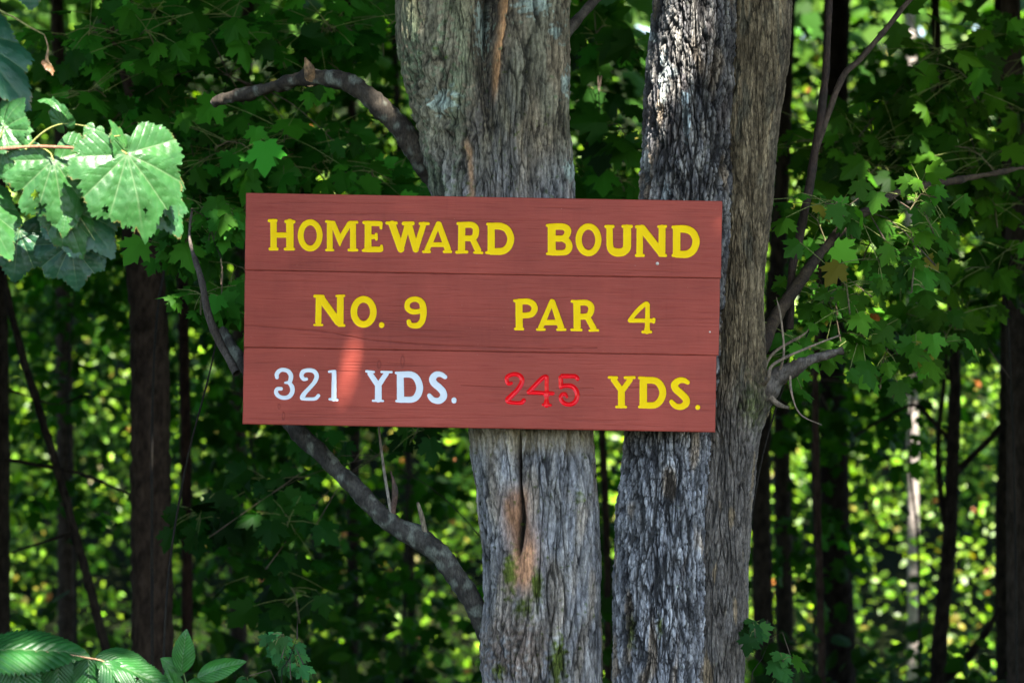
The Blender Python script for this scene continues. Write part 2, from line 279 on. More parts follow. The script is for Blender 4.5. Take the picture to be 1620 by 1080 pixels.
for p in range(3):
    v0, v1 = PLV[p]; u0, u1 = PU[p]; rng = np.random.default_rng(10+p)
    us = np.concatenate([[u0], np.arange(u0+.6, u1-.6, 1.0), [u1]]); vs = np.concatenate([[v0, v0+.35, v0+.8], np.arange(v0+1.6, v1-1.6, .8), [v1-.8, v1-.35, v1]])
    U, V = np.meshgrid(us, vs)
    h = np.zeros(U.shape)
    h += crack_field(U, V, rng, v0, v1, u1)
    gr = perlin(U/70, V/2.2, p*9.1, 3); h -= .00035*sstep(.25, .6, gr)
    h += .0006*perlin(U/220, V/60, p, 8)
    if p == 1:      # the long check running down across the middle plank
        vv = 210+np.interp(U, [0, 60, 130, 200, 300, 470, 560], [0, 3, 8, 20, 26, 29, 26])-.0
        h -= .0012*np.exp(-((V-vv)/.9)**2)*(U < 560)*(.5+.5*sstep(.0, .3, perlin(U/30, 0, 1, 2)+.3))
        kn = np.hypot((U-188)/4.5, (V-158)/10); h += .0006*np.exp(-((kn-1)/.28)**2)
    if p == 2:
        vv = 300+2*np.sin(U/60)-.004*(U-330); h -= .0008*np.exp(-((V-vv)/.8)**2)*((U > 300) & (U < 700))*(perlin(U/50, 1, 1, 2) > -.1)
        for ku, kv, ra, rb in ((65, 352, 2.2, 6), (58, 337, 2, 4), (252, 262, 3, 9), (215, 268, 3, 6)):
            kn = np.hypot((U-ku)/ra, (V-kv)/rb); h += -.0008*np.exp(-((kn-.9)/.3)**2)
    ed = np.minimum(np.minimum(V-v0, v1-V), np.minimum(U-u0, u1-U)+.3)
    h -= .0022*(1-np.clip(ed/1.6, 0, 1))**2
    gd = np.zeros(U.shape)
    for g, s in zip(GL, SEGS):
        if g[2] != p: continue
        ua, ub = min(s[:, 0].min(), s[:, 3].min())-9, max(s[:, 0].max(), s[:, 3].max())+9
        i = (us > ua) & (us < ub); sub = sdf(s, U[:, i], V[:, i])
        hh = groove(sub-.0, g[3] == 'r')-.0006*(sub < -1.2); gd[:, i] = np.minimum(gd[:, i], hh)
    h = np.where(gd < 0, gd+h*.3, h)
    nv, nu = U.shape
    wav = .5*perlin(V*0+7.3, V/9, p, 11)*((U < u0+.1)*-1+(U > u1-.1)*1)      # slightly rough sawn ends
    F = np.stack([(U+wav)*PX, -h, -V*PX], -1).reshape(-1, 3)
    B = F.copy(); B[:, 1] = TH
    idx = np.arange(nu*nv).reshape(nv, nu)
    q = np.stack([idx[:-1, :-1], idx[1:, :-1], idx[1:, 1:], idx[:-1, 1:]], -1).reshape(-1, 4)
    ring = np.concatenate([idx[0, :], idx[1:, -1], idx[-1, -2::-1], idx[-2:0:-1, 0]]); r2 = np.roll(ring, -1)
    nF = len(F); sv = np.concatenate([F, B[ring]]); bi = np.arange(len(ring))+nF; b2 = np.roll(bi, -1)
    side = np.stack([ring, r2, b2, bi], -1)
    ncap = len(sv); sv = np.vstack([sv, [(u0+u1)/2*PX, TH, -(v0+v1)/2*PX]])
    cap = np.stack([bi, b2, np.full(len(bi), ncap)], -1)
    c = np.ones((len(sv), 3))
    UU, VQ = U.ravel(), V.ravel(); tone = (.985, .96, 1.03)[p]*(1+.10*perlin(UU/60, VQ/26, p, 31)+.05*perlin(UU/9, VQ/40, p, 32)+.05*(UU/750-.5))
    c[:nF] *= tone[:, None]; fade = np.clip(sstep(4, 0, np.minimum(ed.ravel(), 9))*(.35+perlin(UU/14, VQ/14, p, 33)), 0, 1)
    c[:nF] = c[:nF]*(1-fade[:, None]*.5)+np.array([1.25, 1.9, 2.1])*fade[:, None]*.5
    drip = sstep(.28, .5, perlin(UU/7, VQ/90, p, 34))*sstep(.0, .3, perlin(UU/50, VQ/50, p, 35)); c[:nF] *= (1-.05*drip)[:, None]
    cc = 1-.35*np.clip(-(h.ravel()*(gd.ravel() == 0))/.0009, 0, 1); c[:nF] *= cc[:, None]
    plank = new_mesh('plank', sv, [q, side, cap], M_PLANK, sign, c)
    plank['label'] = ['top plank reading HOMEWARD BOUND', 'middle plank reading NO. 9 PAR 4', 'bottom plank reading 321 YDS. 245 YDS.'][p]
    # letters: marching squares of the signed distance, paint pooled in the routed groove
    for g, s in zip(GL, SEGS):
        if g[2] != p: continue
        ua, ub = min(s[:, 0].min(), s[:, 3].min())-8, max(s[:, 0].max(), s[:, 3].max())+8
        va, vb = min(s[:, 1].min(), s[:, 4].min())-8, max(s[:, 1].max(), s[:, 4].max())+8
        st = .5; gu = np.arange(ua, ub, st); gv = np.arange(va, vb, st); GU, GV = np.meshgrid(gu, gv)
        GU = GU+0.; red = g[3] == 'r'
        D = sdf(s, GU, GV)+.18*perlin(GU/6, GV/6, ord(g[0]), 4)
        inset = -.25 if red else .45; D = D+inset
        vid = {}; VV = []; FF = []
        def vert(key, x, y, d):
            if key not in vid: vid[key] = len(VV); VV.append((x, y, d))
            return vid[key]
        n1, n2 = D.shape
        ins = D < 0
        act = np.argwhere(ins[:-1, :-1] | ins[1:, :-1] | ins[:-1, 1:] | ins[1:, 1:])
        quads, tris, pents = [], [], []
        for i, j in act:
            cs = [(i, j), (i+1, j), (i+1, j+1), (i, j+1)]; poly = []
            for k in range(4):
                a = cs[k]; b = cs[(k+1) % 4]
                if ins[a]: poly.append(vert(a, GU[a], GV[a], D[a]))
                if ins[a] != ins[b]:
                    lo, hi = (a, b) if a < b else (b, a); t = D[lo]/(D[lo]-D[hi])
                    poly.append(vert((lo, hi), GU[lo]+t*(GU[hi]-GU[lo]), GV[lo]+t*(GV[hi]-GV[lo]), 0.))
            for k in range(1, len(poly)-1):
                tris.append((poly[0], poly[k], poly[k+1]))
        VV = np.array(VV); d = VV[:, 2]-inset
        if red: hz = groove(d, True)+.00025
        else: hz = -.0014-.0004*sstep(0, 3, -d)+.0007*np.exp(-(-d)/.9)
        P = np.stack([VV[:, 0]*PX, -hz, -VV[:, 1]*PX], -1)
        nm = 'full_stop' if g[0] == '.' else ('numeral' if g[0].isdigit() else 'letter')
        o = new_mesh(nm, P, np.array(tris), {'y': M_YEL, 'w': M_WHITE, 'r': M_RED}[g[3]], plank)
        o['label'] = {'y': 'yellow', 'w': 'white', 'r': 'red'}[g[3]]+(' full stop' if g[0] == '.' else f' routed {g[0]}')
    for nx, ny, r, pp in ((1040, 417, 2.6, 0), (1123, 525, 1.4, 1)):
        if pp != p: continue
        u, v = to_uv(nx, ny); a = np.linspace(0, 2*math.pi, 17)[:-1]; vs_ = []
        for rr, hh in ((r, .0), (r, -.0012), (r*.6, -.0019), (0.01, -.0021)):
            vs_ += [((u+rr*math.cos(t))*PX, hh, -(v+rr*math.sin(t))*PX) for t in a]
        f = [(k*16+i, k*16+(i+1) % 16, (k+1)*16+(i+1) % 16, (k+1)*16+i) for k in range(3) for i in range(16)]
        new_mesh('nail', vs_, np.array(f), M_NAIL, plank)

# ---------------------------------------------------------------- trunks of the two maples
def smoothrow(x, k=9):
    p = np.pad(x, (k, k), 'edge'); return np.convolve(p, np.hanning(2*k+1)/np.hanning(2*k+1).sum(), 'valid')
def blob(px, py, cx, cy, rx, ry): return np.exp(-(((px-cx)/rx)**2+((py-cy)/ry)**2))
def lobed_trunk(name, rows, lobY, paint, parent, label=None, nth=430, zfine=(0.62, 2.74), dz=.0030, mat=None, smooth_px=9):
    "rows: (photo row, [(xl, xr) per lobe]); lobY: depth of each lobe's front face"
    z = np.concatenate([np.arange(-.1, zfine[0], .03), np.arange(zfine[0], zfine[1], dz)])
    rows = sorted(rows, key=lambda r: -r[0]); py = np.array([r[0] for r in rows]); nl = len(rows[0][1])
    zr = CAMZ+(540-py)*(CAMD+.15)/FPX
    Ls = []
    for l in range(nl):
        xl = np.interp(z, zr, [r[1][l][0] for r in rows]); xr = np.interp(z, zr, [r[1][l][1] for r in rows])
        xl, xr = smoothrow(xl, smooth_px), smoothrow(xr, smooth_px)
        k = (CAMD+.2)/FPX; rad = (xr-xl)/2*k; X = ((xr+xl)/2-810)*k
        Y = lobY[l]+rad[(z > .7) & (z < 2.45)].max()*.55+rad*.45 if not callable(lobY[l]) else lobY[l](z)+rad
        Ls.append((X, Y, rad))
    lo = np.min([L[0]-L[2] for L in Ls], 0); hi = np.max([L[0]+L[2] for L in Ls], 0)
    cx = (lo+hi)/2; cy = np.mean([L[1] for L in Ls], 0)
    th = np.linspace(0, 2*math.pi, nth, endpoint=False); th = th-.5*np.sin(th+math.pi/2)      # finer towards the photographed side
    dx, dy = np.cos(th)[None], np.sin(th)[None]; rr = 0; pw = 14.
    for X, Y, rad in Ls:
        ex, ey = (X-cx)[:, None], (Y-cy)[:, None]; b = ex*dx+ey*dy; disc = b*b-(ex*ex+ey*ey-rad[:, None]**2)
        ext = np.where(disc > 0, b+np.sqrt(np.maximum(disc, 0)), 0); rr = rr+np.maximum(ext, 0)**pw
    rr = rr**(1/pw)
    Z = np.repeat(z[:, None], nth, 1); Xs = cx[:, None]+rr*dx; Ys = cy[:, None]+rr*dy
    kk = FPX/(CAMD+np.minimum(Ys, cy[:, None])); PXs = 810+Xs*kk; PYs = 540-(Z-CAMZ)*kk
    front = (dy < .25)
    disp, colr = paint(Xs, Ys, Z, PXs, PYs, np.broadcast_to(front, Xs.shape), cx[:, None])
    P = np.stack([Xs+disp*dx, Ys+disp*dy, Z], -1)
    n, m = Z.shape; idx = np.arange(n*m).reshape(n, m); nx = np.roll(idx, -1, 1)
    q = np.stack([idx[:-1], nx[:-1], nx[1:], idx[1:]], -1).reshape(-1, 4)
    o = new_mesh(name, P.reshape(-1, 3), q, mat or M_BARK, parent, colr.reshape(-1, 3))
    if label: o['label'] = label
    return o

def furrow(X, Y, Z, sx, sz, seed, warp=.35):
    wx = warp*perlin(X/.05, Y/.05, Z/.12, seed+50)
    a = np.abs(perlin(X/sx+wx, Y/sx, Z/sz+wx*.5, seed)); b = np.abs(perlin(X/sx*1.9, Y/sx*1.9+wx, Z/sz*1.5, seed+1))
    return a, b
def paint_left(X, Y, Z, px, py, front, cx):
    up = sstep(330, 200, py)                        # upper part: mossy, rougher; lower part: flat grey plates
    a, b = furrow(X, Y, Z, .024, .20, 3); fine = perlin(X/.007, Y/.007, Z/.012, 21); f2 = np.abs(perlin(X/.010, Y/.010, Z/.045, 31))
    hc = np.abs(perlin(X/.03, Y/.03, Z/.022, 41))
    cr1 = 1-sstep(.0, .13, a); cr2 = (1-sstep(0, .09, b)); cr3 = (1-sstep(0, .10, hc))*.6; cr4 = 1-sstep(0, .12, f2)
    d = -.0042*cr1-.0028*cr2-.0014*cr3-.0014*cr4+.0009*fine+.007*perlin(X/.09, Y/.09, Z/.16, 8)
    n1 = perlin(X/.05, Y/.05, Z/.16, 61); n2 = perlin(X/.02, Y/.02, Z/.08, 62); n3 = perlin(X/.012, Y/.012, Z/.012, 63)
    grey = mix([.235, .232, .235], [.30, .285, .265], sstep(-.3, .4, n2)); tan = np.array([.30, .235, .16])
    c = mix(grey, tan, .55*sstep(.05, .45, n1))
    # upper trunk: olive grey and brown
    c = mix(c, mix([.185, .165, .10], [.245, .19, .115], sstep(-.3, .3, n1)), up*.9)
    gr = front*sstep(.0, .35, n1+n3*.6+.12)*(blob(px, py, 680, 110, 75, 150)+.5*blob(px, py, 700, 280, 60, 60))
    c = mix(c, [.155, .20, .115], np.clip(gr, 0, .8))
    # burl texture on the upper left lobe, dark ridged seam between the two stems
    bl = front*blob(px, py, 690, 170, 60, 110); d = d+bl*(.018*perlin(X/.028, Y/.028, Z/.03, 71)+.004*perlin(X/.012, Y/.012, Z/.012, 72))
    seamx = np.interp(py, [0, 80, 160, 230, 330, 700], [790, 782, 765, 745, 735, 735])
    seam = front*np.exp(-((px-seamx)/26)**2)*sstep(420, 140, py)
    d = d+seam*(.012*perlin(X/.014, Y/.014, Z/.022, 81)-.010)
    c = mix(c, [.085, .07, .055], np.clip(seam*1.1*sstep(-.5, .2, n3+.2), 0, .85))
    st = front*blob(px, py, 800, 230, 60, 120); c = mix(c, [.10, .095, .095], st*.55*sstep(-.3, .3, n2))
    dk = front*blob(px, py, 770, 300, 50, 60); d = d+dk*.004*perlin(X/.012, Y/.012, Z/.012, 91); c = mix(c, [.14, .13, .12], dk*.6)
    # exposed inner wood: narrow lip in the fork, long strip, old wound below the sign
    lipx = np.interp(py, [0, 40, 90, 130, 180], [800, 795, 787, 784, 780]); lip = front*np.exp(-((px-lipx)/5.0)**2)*sstep(175, 110, py)
    d = d+lip*.016; c = mix(c, [.42, .22, .10], np.clip(lip*1.2, 0, 1))
    s2x = np.interp(py, [215, 260, 310], [735, 742, 746]); s2 = front*np.exp(-((px-s2x)/4.5)**2)*(sstep(210, 235, py))*sstep(700, 330, py); c = mix(c, [.36, .21, .11], np.clip(s2, 0, .8))
    wdx = np.interp(py, [760, 800, 870, 960], [815, 815, 828, 822])
    wd = front*np.exp(-((px-wdx)/22)**2)*sstep(750, 800, py)*sstep(960, 900, py)
    c = mix(c, mix([.40, .20, .10], [.24, .13, .08], sstep(-.2, .3, n2)), np.clip(wd*1.3, 0, .95)); d = np.where(wd > .25, d*.5-.003*wd, d)
    ckx = np.interp(py, [690, 760, 820, 880], [822, 821, 825, 818]); ck = front*np.exp(-((px-ckx)/(3.0+3*blob(py, 0, 830, 0, 40, 1)))**2)*sstep(670, 700, py)*sstep(895, 860, py)
    d = d-.026*ck; c = mix(c, [.03, .02, .014], np.clip(ck*1.4, 0, 1))
    # root burl at the foot of the frame
    br = front*blob(px, py, 812, 1030, 62, 60); d = d+br*(.016+.010*perlin(X/.022, Y/.022, Z/.018, 95)); c = mix(c, [.20, .145, .11], np.clip(br*1.1, 0, .85)*sstep(-.5, .1, n3))
    # moss and lichen
    for mx_, my, rx, ry, s in ((806, 905, 12, 34, 1.2), (850, 925, 9, 26, 1.3), (882, 1045, 14, 40, 1.3), (792, 1062, 10, 16, 1.0), (830, 960, 22, 22, .8), (915, 785, 7, 18, .7)):
        mm = np.clip(s*front*blob(px, py, mx_, my, rx, ry)*1.5-.35+.8*n3, 0, 1); c = mix(c, [.075, .10, .010], mm*.95); d = d+.003*mm
    for lx, ly, rx, ry in ((845, 8, 26, 16), (880, 50, 10, 14), (905, 270, 12, 20), (700, 160, 20, 20), (762, 40, 12, 40), (895, 130, 8, 20)):
        mm = sstep(.35, .55, front*blob(px, py, lx, ly, rx, ry)+.9*n3); mm = mm*front*(blob(px, py, lx, ly, rx*1.8, ry*1.8)); c = mix(c, [.36, .43, .36], mm*.9)
    pe, pc = plates(X, Y, Z, .019, .12, 301, .7); qe, qc = plates(X, Y, Z, .0085, .028, 302); lf = sstep(-.35, .35, perlin(X/.06, Y/.06, Z/.12, 303)); qe = qe*(.25+.75*lf)
    k1 = 1-np.clip(wd*1.6+lip*2+s2, 0, 1)*.95; d = d+k1*(-.0028*pe+.003*(pc-.5)-.0012*qe+.0012*(qc-.5)); c = c*(1.3+k1*((.86+.30*pc)*(.92+.18*qc)-1))[..., None]
    crk = np.clip(cr1*.6+pe*.55*k1+qe*.32*k1+cr2*.3+cr3*.2, 0, 1)*(.35+.65*k1)+.0; c = c*((1-.85*crk)*(.82+.5*perlin(X/.035, Y/.035, Z/.11, 65)))[..., None]  # cracks darker than the plates, crevice shade painted into the colour as well
    c = mix(c, [.30, .24, .14], .5*front*sstep(728, 695, py)*sstep(670, 690, py))
    return d, c
def paint_dark(X, Y, Z, px, py, front, cx):
    a, b = furrow(X, Y, Z, .020, .105, 103, .3); f2 = np.abs(perlin(X/.011, Y/.011, Z/.04, 131)); hc = np.abs(perlin(X/.024, Y/.024, Z/.020, 141)); fine = perlin(X/.006, Y/.006, Z/.01, 121)
    low = sstep(640, 760, py)
    cr1 = 1-sstep(.0, .20, a); cr2 = 1-sstep(0, .13, b); cr3 = 1-sstep(0, .09, hc); cr4 = 1-sstep(0, .14, f2)
    d = (-.011*cr1-.005*cr2-.0035*cr3-.003*cr4)*(1-.3*low)+.0012*fine+.008*perlin(X/.08, Y/.08, Z/.16, 108)
    n1 = perlin(X/.045, Y/.045, Z/.14, 161); n2 = perlin(X/.018, Y/.018, Z/.07, 162); n3 = perlin(X/.011, Y/.011, Z/.012, 163)
    c = mix([.11, .105, .105], [.215, .20, .18], sstep(-.25, .4, n2)); c = mix(c, [.25, .255, .27], low*.55)
    c = mix(c, [.29, .21, .13], .65*sstep(.22, .5, n1)); c = mix(c, [.075, .06, .055], .75*(1-low)*sstep(.1, .5, -n1))
    kn = front*blob(px, py, 1150, 135, 16, 16); d = d+.008*kn
    rg = front*blob(px, py, 1155, 150, 20, 110); c = mix(c, [.07, .055, .045], rg*.6); d = d-.006*front*np.exp(-((px-1163)/6)**2)*sstep(400, 300, py)
    for lx, ly, rx, ry, s in ((1083, 155, 8, 12, 1.3), (1086, 195, 6, 30, 1.3), (1048, 120, 9, 40, .8), (1030, 58, 10, 8, .8), (1062, 115, 8, 8, .9), (1018, 260, 6, 30, .7), (1052, 305, 8, 14, .8)):
        mm = np.clip(s*sstep(.3, .5, front*blob(px, py, lx, ly, rx, ry)+.45*n3), 0, 1); c = mix(c, [.37, .41, .40], mm*.85)
    for mx_, my, rx, ry in ((997, 1000, 7, 28), (1044, 990, 5, 18)):
        mm = np.clip(front*blob(px, py, mx_, my, rx, ry)*1.5-.3+.7*n3, 0, 1); c = mix(c, [.09, .11, .02], mm*.9)
    pe, pc = plates(X, Y, Z, .013, .07, 311, 1.0); qe, qc = plates(X, Y, Z, .0068, .016, 312); lf = sstep(-.35, .35, perlin(X/.05, Y/.05, Z/.10, 313)); qe = qe*(.2+.8*lf)
    d = d-.004*pe+.005*(pc-.5)-.002*qe+.002*(qc-.5); c = c*((1.35+.25*low)*(.76+.5*pc)*(.84+.32*qc))[..., None]; cr1 = np.clip(cr1*.85+pe*.62+qe*.36, 0, 1)
    c = c*(.95+.7*perlin(X/.04, Y/.04, Z/.10, 165))[..., None]*(1-.86*np.clip(cr1+cr2*.6+cr4*.5+cr3*.5, 0, 1))[..., None]  # furrows take dark bark and painted occlusion shade in one factor
    return d, c
def paint_stem(X, Y, Z, px, py, front, cx):
    a, b = furrow(X, Y, Z, .017, .13, 203, .4); f2 = np.abs(perlin(X/.008, Y/.008, Z/.035, 231)); fine = perlin(X/.006, Y/.006, Z/.01, 221)
    low = sstep(560, 700, py)
    cr1 = 1-sstep(.0, .13, a); cr2 = 1-sstep(0, .11, b); cr4 = 1-sstep(0, .12, f2)
    d = (-.003-.005*low)*cr1-.0022*cr2-.0015*cr4+.001*fine+.007*perlin(X/.07, Y/.07, Z/.16, 208)
    n1 = perlin(X/.04, Y/.04, Z/.12, 261); n2 = perlin(X/.015, Y/.015, Z/.07, 262); n3 = perlin(X/.01, Y/.01, Z/.012, 263)
    c = mix([.16, .12, .07], [.225, .17, .10], sstep(-.3, .4, n2)); c = mix(c, [.13, .12, .085], .6*sstep(.0, .4, n1)); c = mix(c, [.155, .14, .13], low*.75)
    c = mix(c, [.35, .25, .14], .7*sstep(.32, .5, n1*.6+n2*.6)); sc = sstep(14, 0, np.abs(px-np.interp(py, [0, 300], [1252, 1220]))); c = mix(c, [.1, .08, .06], .6*front*sc)
    ms = np.clip(front*blob(px, py, 1190, 640, 22, 40)*1.3-.3+.8*n3, 0, 1); c = mix(c, [.085, .10, .03], ms*.8)
    kn = front*blob(px, py, 1200, 630, 28, 40); d = d+kn*(.014+.008*perlin(X/.02, Y/.02, Z/.02, 271))
    pe, pc = plates(X, Y, Z, .013, .10, 321, .7); qe, qc = plates(X, Y, Z, .006, .014, 322)
    d = d-.0022*pe+.0022*(pc-.5)-.001*qe+.001*(qc-.5); c = c*(1.12*(.8+.42*pc)*(.85+.3*qc))[..., None]; cr1 = np.clip(cr1*.7+pe*.5+qe*.35, 0, 1)
    c = c*(.9+.5*perlin(X/.03, Y/.03, Z/.12, 265))[..., None]*(1-.75*np.clip(cr1*.8+cr2*.5+cr4*.35, 0, 1))[..., None]  # crack colour holds crevice shade besides the darker bark
    return d, c

def tube(path, rad, nseg=14, step=.02, amp=0.0, seed=1, colA=(.17, .14, .11), colB=(.10, .08, .06), cap=True, scale=1.0, lich=0, ridg=0.):
    "smooth tapering limb through the points of path; returns verts, quads, colours"
    P = catmull([tuple(p) for p in np.asarray(path, float)], 8) if len(path) > 2 else np.linspace(path[0], path[-1], 12)
    Rr = np.interp(np.linspace(0, 1, len(P)), np.linspace(0, 1, len(rad)), rad) if len(rad) != len(path) else None
    if Rr is None:
        t = np.linspace(0, len(path)-1, len(P)); Rr = np.interp(t, np.arange(len(path)), rad)
    L = np.concatenate([[0], np.cumsum(np.linalg.norm(np.diff(P, axis=0), axis=1))]); n = max(3, int(L[-1]/step))
    s = np.linspace(0, L[-1], n); P = np.stack([np.interp(s, L, P[:, i]) for i in range(3)], -1); Rr = np.interp(s, L, Rr)
    T = np.gradient(P, axis=0); T /= np.linalg.norm(T, axis=1)[:, None]+1e-9
    ref = np.array([.13, 1., .07]) if abs(T[0][1]) < .9 else np.array([1., 0, 0])
    A = np.cross(T, ref); A /= np.linalg.norm(A, axis=1)[:, None]; B = np.cross(T, A)
    th = np.linspace(0, 2*math.pi, nseg, endpoint=False)
    D = A[:, None]*np.cos(th)[None, :, None]+B[:, None]*np.sin(th)[None, :, None]
    V = P[:, None]+D*Rr[:, None, None]
    q1 = perlin(V[..., 0]/.05/scale, V[..., 1]/.05/scale, V[..., 2]/.05/scale, seed); q2 = perlin(V[..., 0]/.014/scale, V[..., 1]/.014/scale, V[..., 2]/.014/scale, seed+1)
    if ridg:
        uu = s[:, None]/.07+0*th; q3 = 1-sstep(0, .18, np.abs(perlin(np.cos(th)*2.2+0*uu, np.sin(th)*2.2+0*uu, uu, seed+7))); q2 = q2-ridg*q3
    V = V+D*(amp*(q1+.6*q2))[..., None]
    c = mix(colA, colB, sstep(-.3, .4, q1*.7+q2*.5))
    if lich: c = mix(c, [.30, .33, .26], lich*sstep(.12, .3, perlin(V[..., 0]/.03, V[..., 1]/.03, V[..., 2]/.03, seed+5)))
    V = V.reshape(-1, 3); c = c.reshape(-1, 3); idx = np.arange(n*nseg).reshape(n, nseg); nx = np.roll(idx, -1, 1)
    q = np.stack([idx[:-1], nx[:-1], nx[1:], idx[1:]], -1).reshape(-1, 4)
    k = len(V); V = np.vstack([V, P[0]-T[0]*Rr[0]*.3, P[-1]+T[-1]*Rr[-1]*.6]); c = np.vstack([c, c[0], c[-1]])
    caps = np.concatenate([np.stack([idx[0], nx[0], np.full(nseg, k), np.full(nseg, k)], -1)[:, :3], np.stack([nx[-1], idx[-1], np.full(nseg, k+1)], -1)])
    return V, [q, caps], c
def join(parts):
    "merge several (V, [q, t], c) into one"
    Vs, Q, T, Cc, o = [], [], [], [], 0
    for V, F, c in parts:
        Vs.append(V); Cc.append(c); Q.append(F[0]+o); T.append(F[1]+o); o += len(V)
    return np.vstack(Vs), [np.vstack(Q), np.vstack(T)], np.vstack(Cc)
def limb(name, parts, mat, parent, label=None):
    V, F, c = join(parts) if isinstance(parts, list) else parts
    o = new_mesh(name, V, F, mat, parent, c)
    if label: o['label'] = label
    return o
def wp(pts, Y=None): return [W(p[0], p[1], p[2] if len(p) > 2 else Y) for p in pts]

# ---------------------------------------------------------------- leaves
def half(pts):
    r = np.array(pts, float); l = r[::-1].copy(); l[:, 0] *= -1
    if abs(r[-1, 0]) < 1e-6: l = l[1:]
    if abs(r[0, 0]) < 1e-6: l = l[:-1]
    return np.vstack([r, l])
def template(out, centre, fold=.22, curl=.18):
    V = np.vstack([out, [centre]]); n = len(out); z = -fold*np.abs(V[:, 0])-curl*(V[:, 1]-.2)**2
    V = np.column_stack([V, z]); F = np.array([(i, (i+1) % n, n) for i in range(n)]); return V, F
MAPLE = template(half([(0, 0), (.13, -.07), (.36, -.05), (.30, .06), (.36, .13), (.52, .17), (.45, .26), (.63, .47), (.49, .47), (.45, .56), (.33, .48), (.22, .43), (.27, .60), (.33, .72), (.20, .72), (.14, .84), (0, 1.02)]), (0, .3))
MAPLE_S = template(half([(0, 0), (.36, -.04), (.30, .15), (.62, .45), (.25, .45), (.30, .70), (0, 1.0)]), (0, .3))
OVAL = template(half([(0, 0), (.26, .2), (.30, .5), (.16, .82), (0, 1.0)]), (0, .45), .15, .2)
def leaf_cloud(pos, nrm, tip, size, tpl, col, rng, jit=.12):
    V0, F0 = tpl; n = len(pos)
    nrm = nrm/np.linalg.norm(nrm, axis=1)[:, None]; tip = tip-nrm*np.sum(tip*nrm, 1)[:, None]; tip /= np.linalg.norm(tip, axis=1)[:, None]+1e-9
    sx = np.cross(tip, nrm); wid = size*rng.uniform(.8, 1.1, n)
    cv = rng.uniform(.2, 2.2, n)
    V = pos[:, None]+sx[:, None]*(V0[None, :, 0, None]*wid[:, None, None])+tip[:, None]*(V0[None, :, 1, None]*size[:, None, None])+nrm[:, None]*(V0[None, :, 2, None]*(size*cv)[:, None, None])
    F = F0[None]+(np.arange(n)*len(V0))[:, None, None]
    return V.reshape(-1, 3), F.reshape(-1, 3), np.repeat(col, len(V0), 0)
def leafcols(n, rng, base=(.035, .105, .022), var=.35, yellow=.0, orange=.0):
    b = np.array(base)[None]*np.exp(rng.normal(0, var, n))[:, None]
    h = rng.uniform(0, 1, n)[:, None]; b = b*(1-h)+b*np.array([[1.7, 1.15, .8]])*h
    r = rng.uniform(0, 1, n); b[r < yellow] = np.array([.30, .26, .03])*rng.uniform(.5, 1.1, ((r < yellow).sum(), 1)); k = r > 1-orange; b[k] = np.array([.42, .13, .02])*rng.uniform(.5, 1.1, (k.sum(), 1))
    return b
# gaps in the canopy: (point that the sun reaches, radius of the gap)
GAPS = []
def gap(px, py, Y, r, ry=None): GAPS.append((W(px, py, Y), r, ry or r))
def carve(pos, size, keep_extra=0.0):
    keep = np.ones(len(pos), bool); s = np.array(SUN)
    # gap axes: horizontal and 'up on the photographed face' projected square to the sun's ray
    e1 = np.array([1., 0, 0])-s*s[0]; e1 /= np.linalg.norm(e1); e2 = np.cross(s, e1)
    for p, r, ry in GAPS:
        d = pos-p; t = d@s; a = d@e1; b = d@e2
        m = (t > .05) & ((a/(r+size*.66))**2+(b/(ry+size*.66))**2 < 1); keep &= ~m
    return keep
def crown(name, parent, centre, radii, n, size, seed, mat=None, tpl=None, base=(.04, .11, .025), clump=70, spread=.35, up=.6, out=.4, yellow=0., orange=0., kw=None, sd=.25, minz=None, flat=.4):
    rng = np.random.default_rng(seed); centre = np.array(centre, float); radii = np.array(radii, float)
    d = rng.normal(size=(clump, 3)); d /= np.linalg.norm(d, axis=1)[:, None]; cc = d*rng.uniform(.15, 1, (clump, 1))**.45*radii
    k = rng.integers(0, clump, n); pos = centre+cc[k]+rng.normal(size=(n, 3))*np.array([spread, spread, spread*flat])
    if minz: pos = pos[pos[:, 2] > minz]; n = len(pos)
    sz = size*np.exp(rng.normal(0, sd, n)); o = pos-centre; o /= np.linalg.norm(o, axis=1)[:, None]+1e-6
    tip = o+rng.normal(size=(n, 3))*.6+np.array([0, 0, -.5]); tip /= np.linalg.norm(tip, axis=1)[:, None]
    keep = carve(pos+tip*sz[:, None]*.45, sz); pos, sz, o, tip = pos[keep], sz[keep], o[keep], tip[keep]; n = len(pos)
    nrm = np.array([0, 0, up])+o*out+np.array([0, -.25, 0])+rng.normal(size=(n, 3))*.33
    V, F, c = leaf_cloud(pos, nrm, tip, sz, tpl or MAPLE_S, leafcols(n, rng, base, .3, yellow, orange), rng)
    ob = new_mesh(name, V, F, mat or M_LEAF, None, c, smooth=False)
    if parent: adopt(ob, parent)
    return ob

# sunlit spots in the photograph
gap(450, 425, 0, -.022, .0); gap(547, 592, 0, -.018, .004); gap(913, 545, 0, -.045, -.03); gap(1128, 400, 0, -.03, -.02)
gap(1080, 40, .05, .03, .06); gap(492, 120, .3, .01); gap(608, 190, .25, .01); gap(340, 160, .4, .01)
gap(1045, 905, .06, -.03, -.015)
for g_ in ((330, 240, 1.8), (400, 200, 1.8), (470, 275, 1.6), (370, 390, 1.0), (330, 430, 1.0), (560, 240, 1.8), (250, 170, 1.8), (1335, 300, .6), (1400, 400, .55), (1330, 540, .5), (1440, 330, .6), (1480, 240, 2.6), (1550, 330, 2.6), (1400, 250, 2.6), (640, 700, 2.5), (950, 130, 3.0), (1290, 180, 2.6)): gap(*g_, .0)
gap(205, 280, -1.1, .20, .16); gap(80, 290, -1.1, .14, .14); gap(20, 370, -1.1, .09); gap(20, 190, -1.1, .08); gap(160, 360, -1.1, .06)
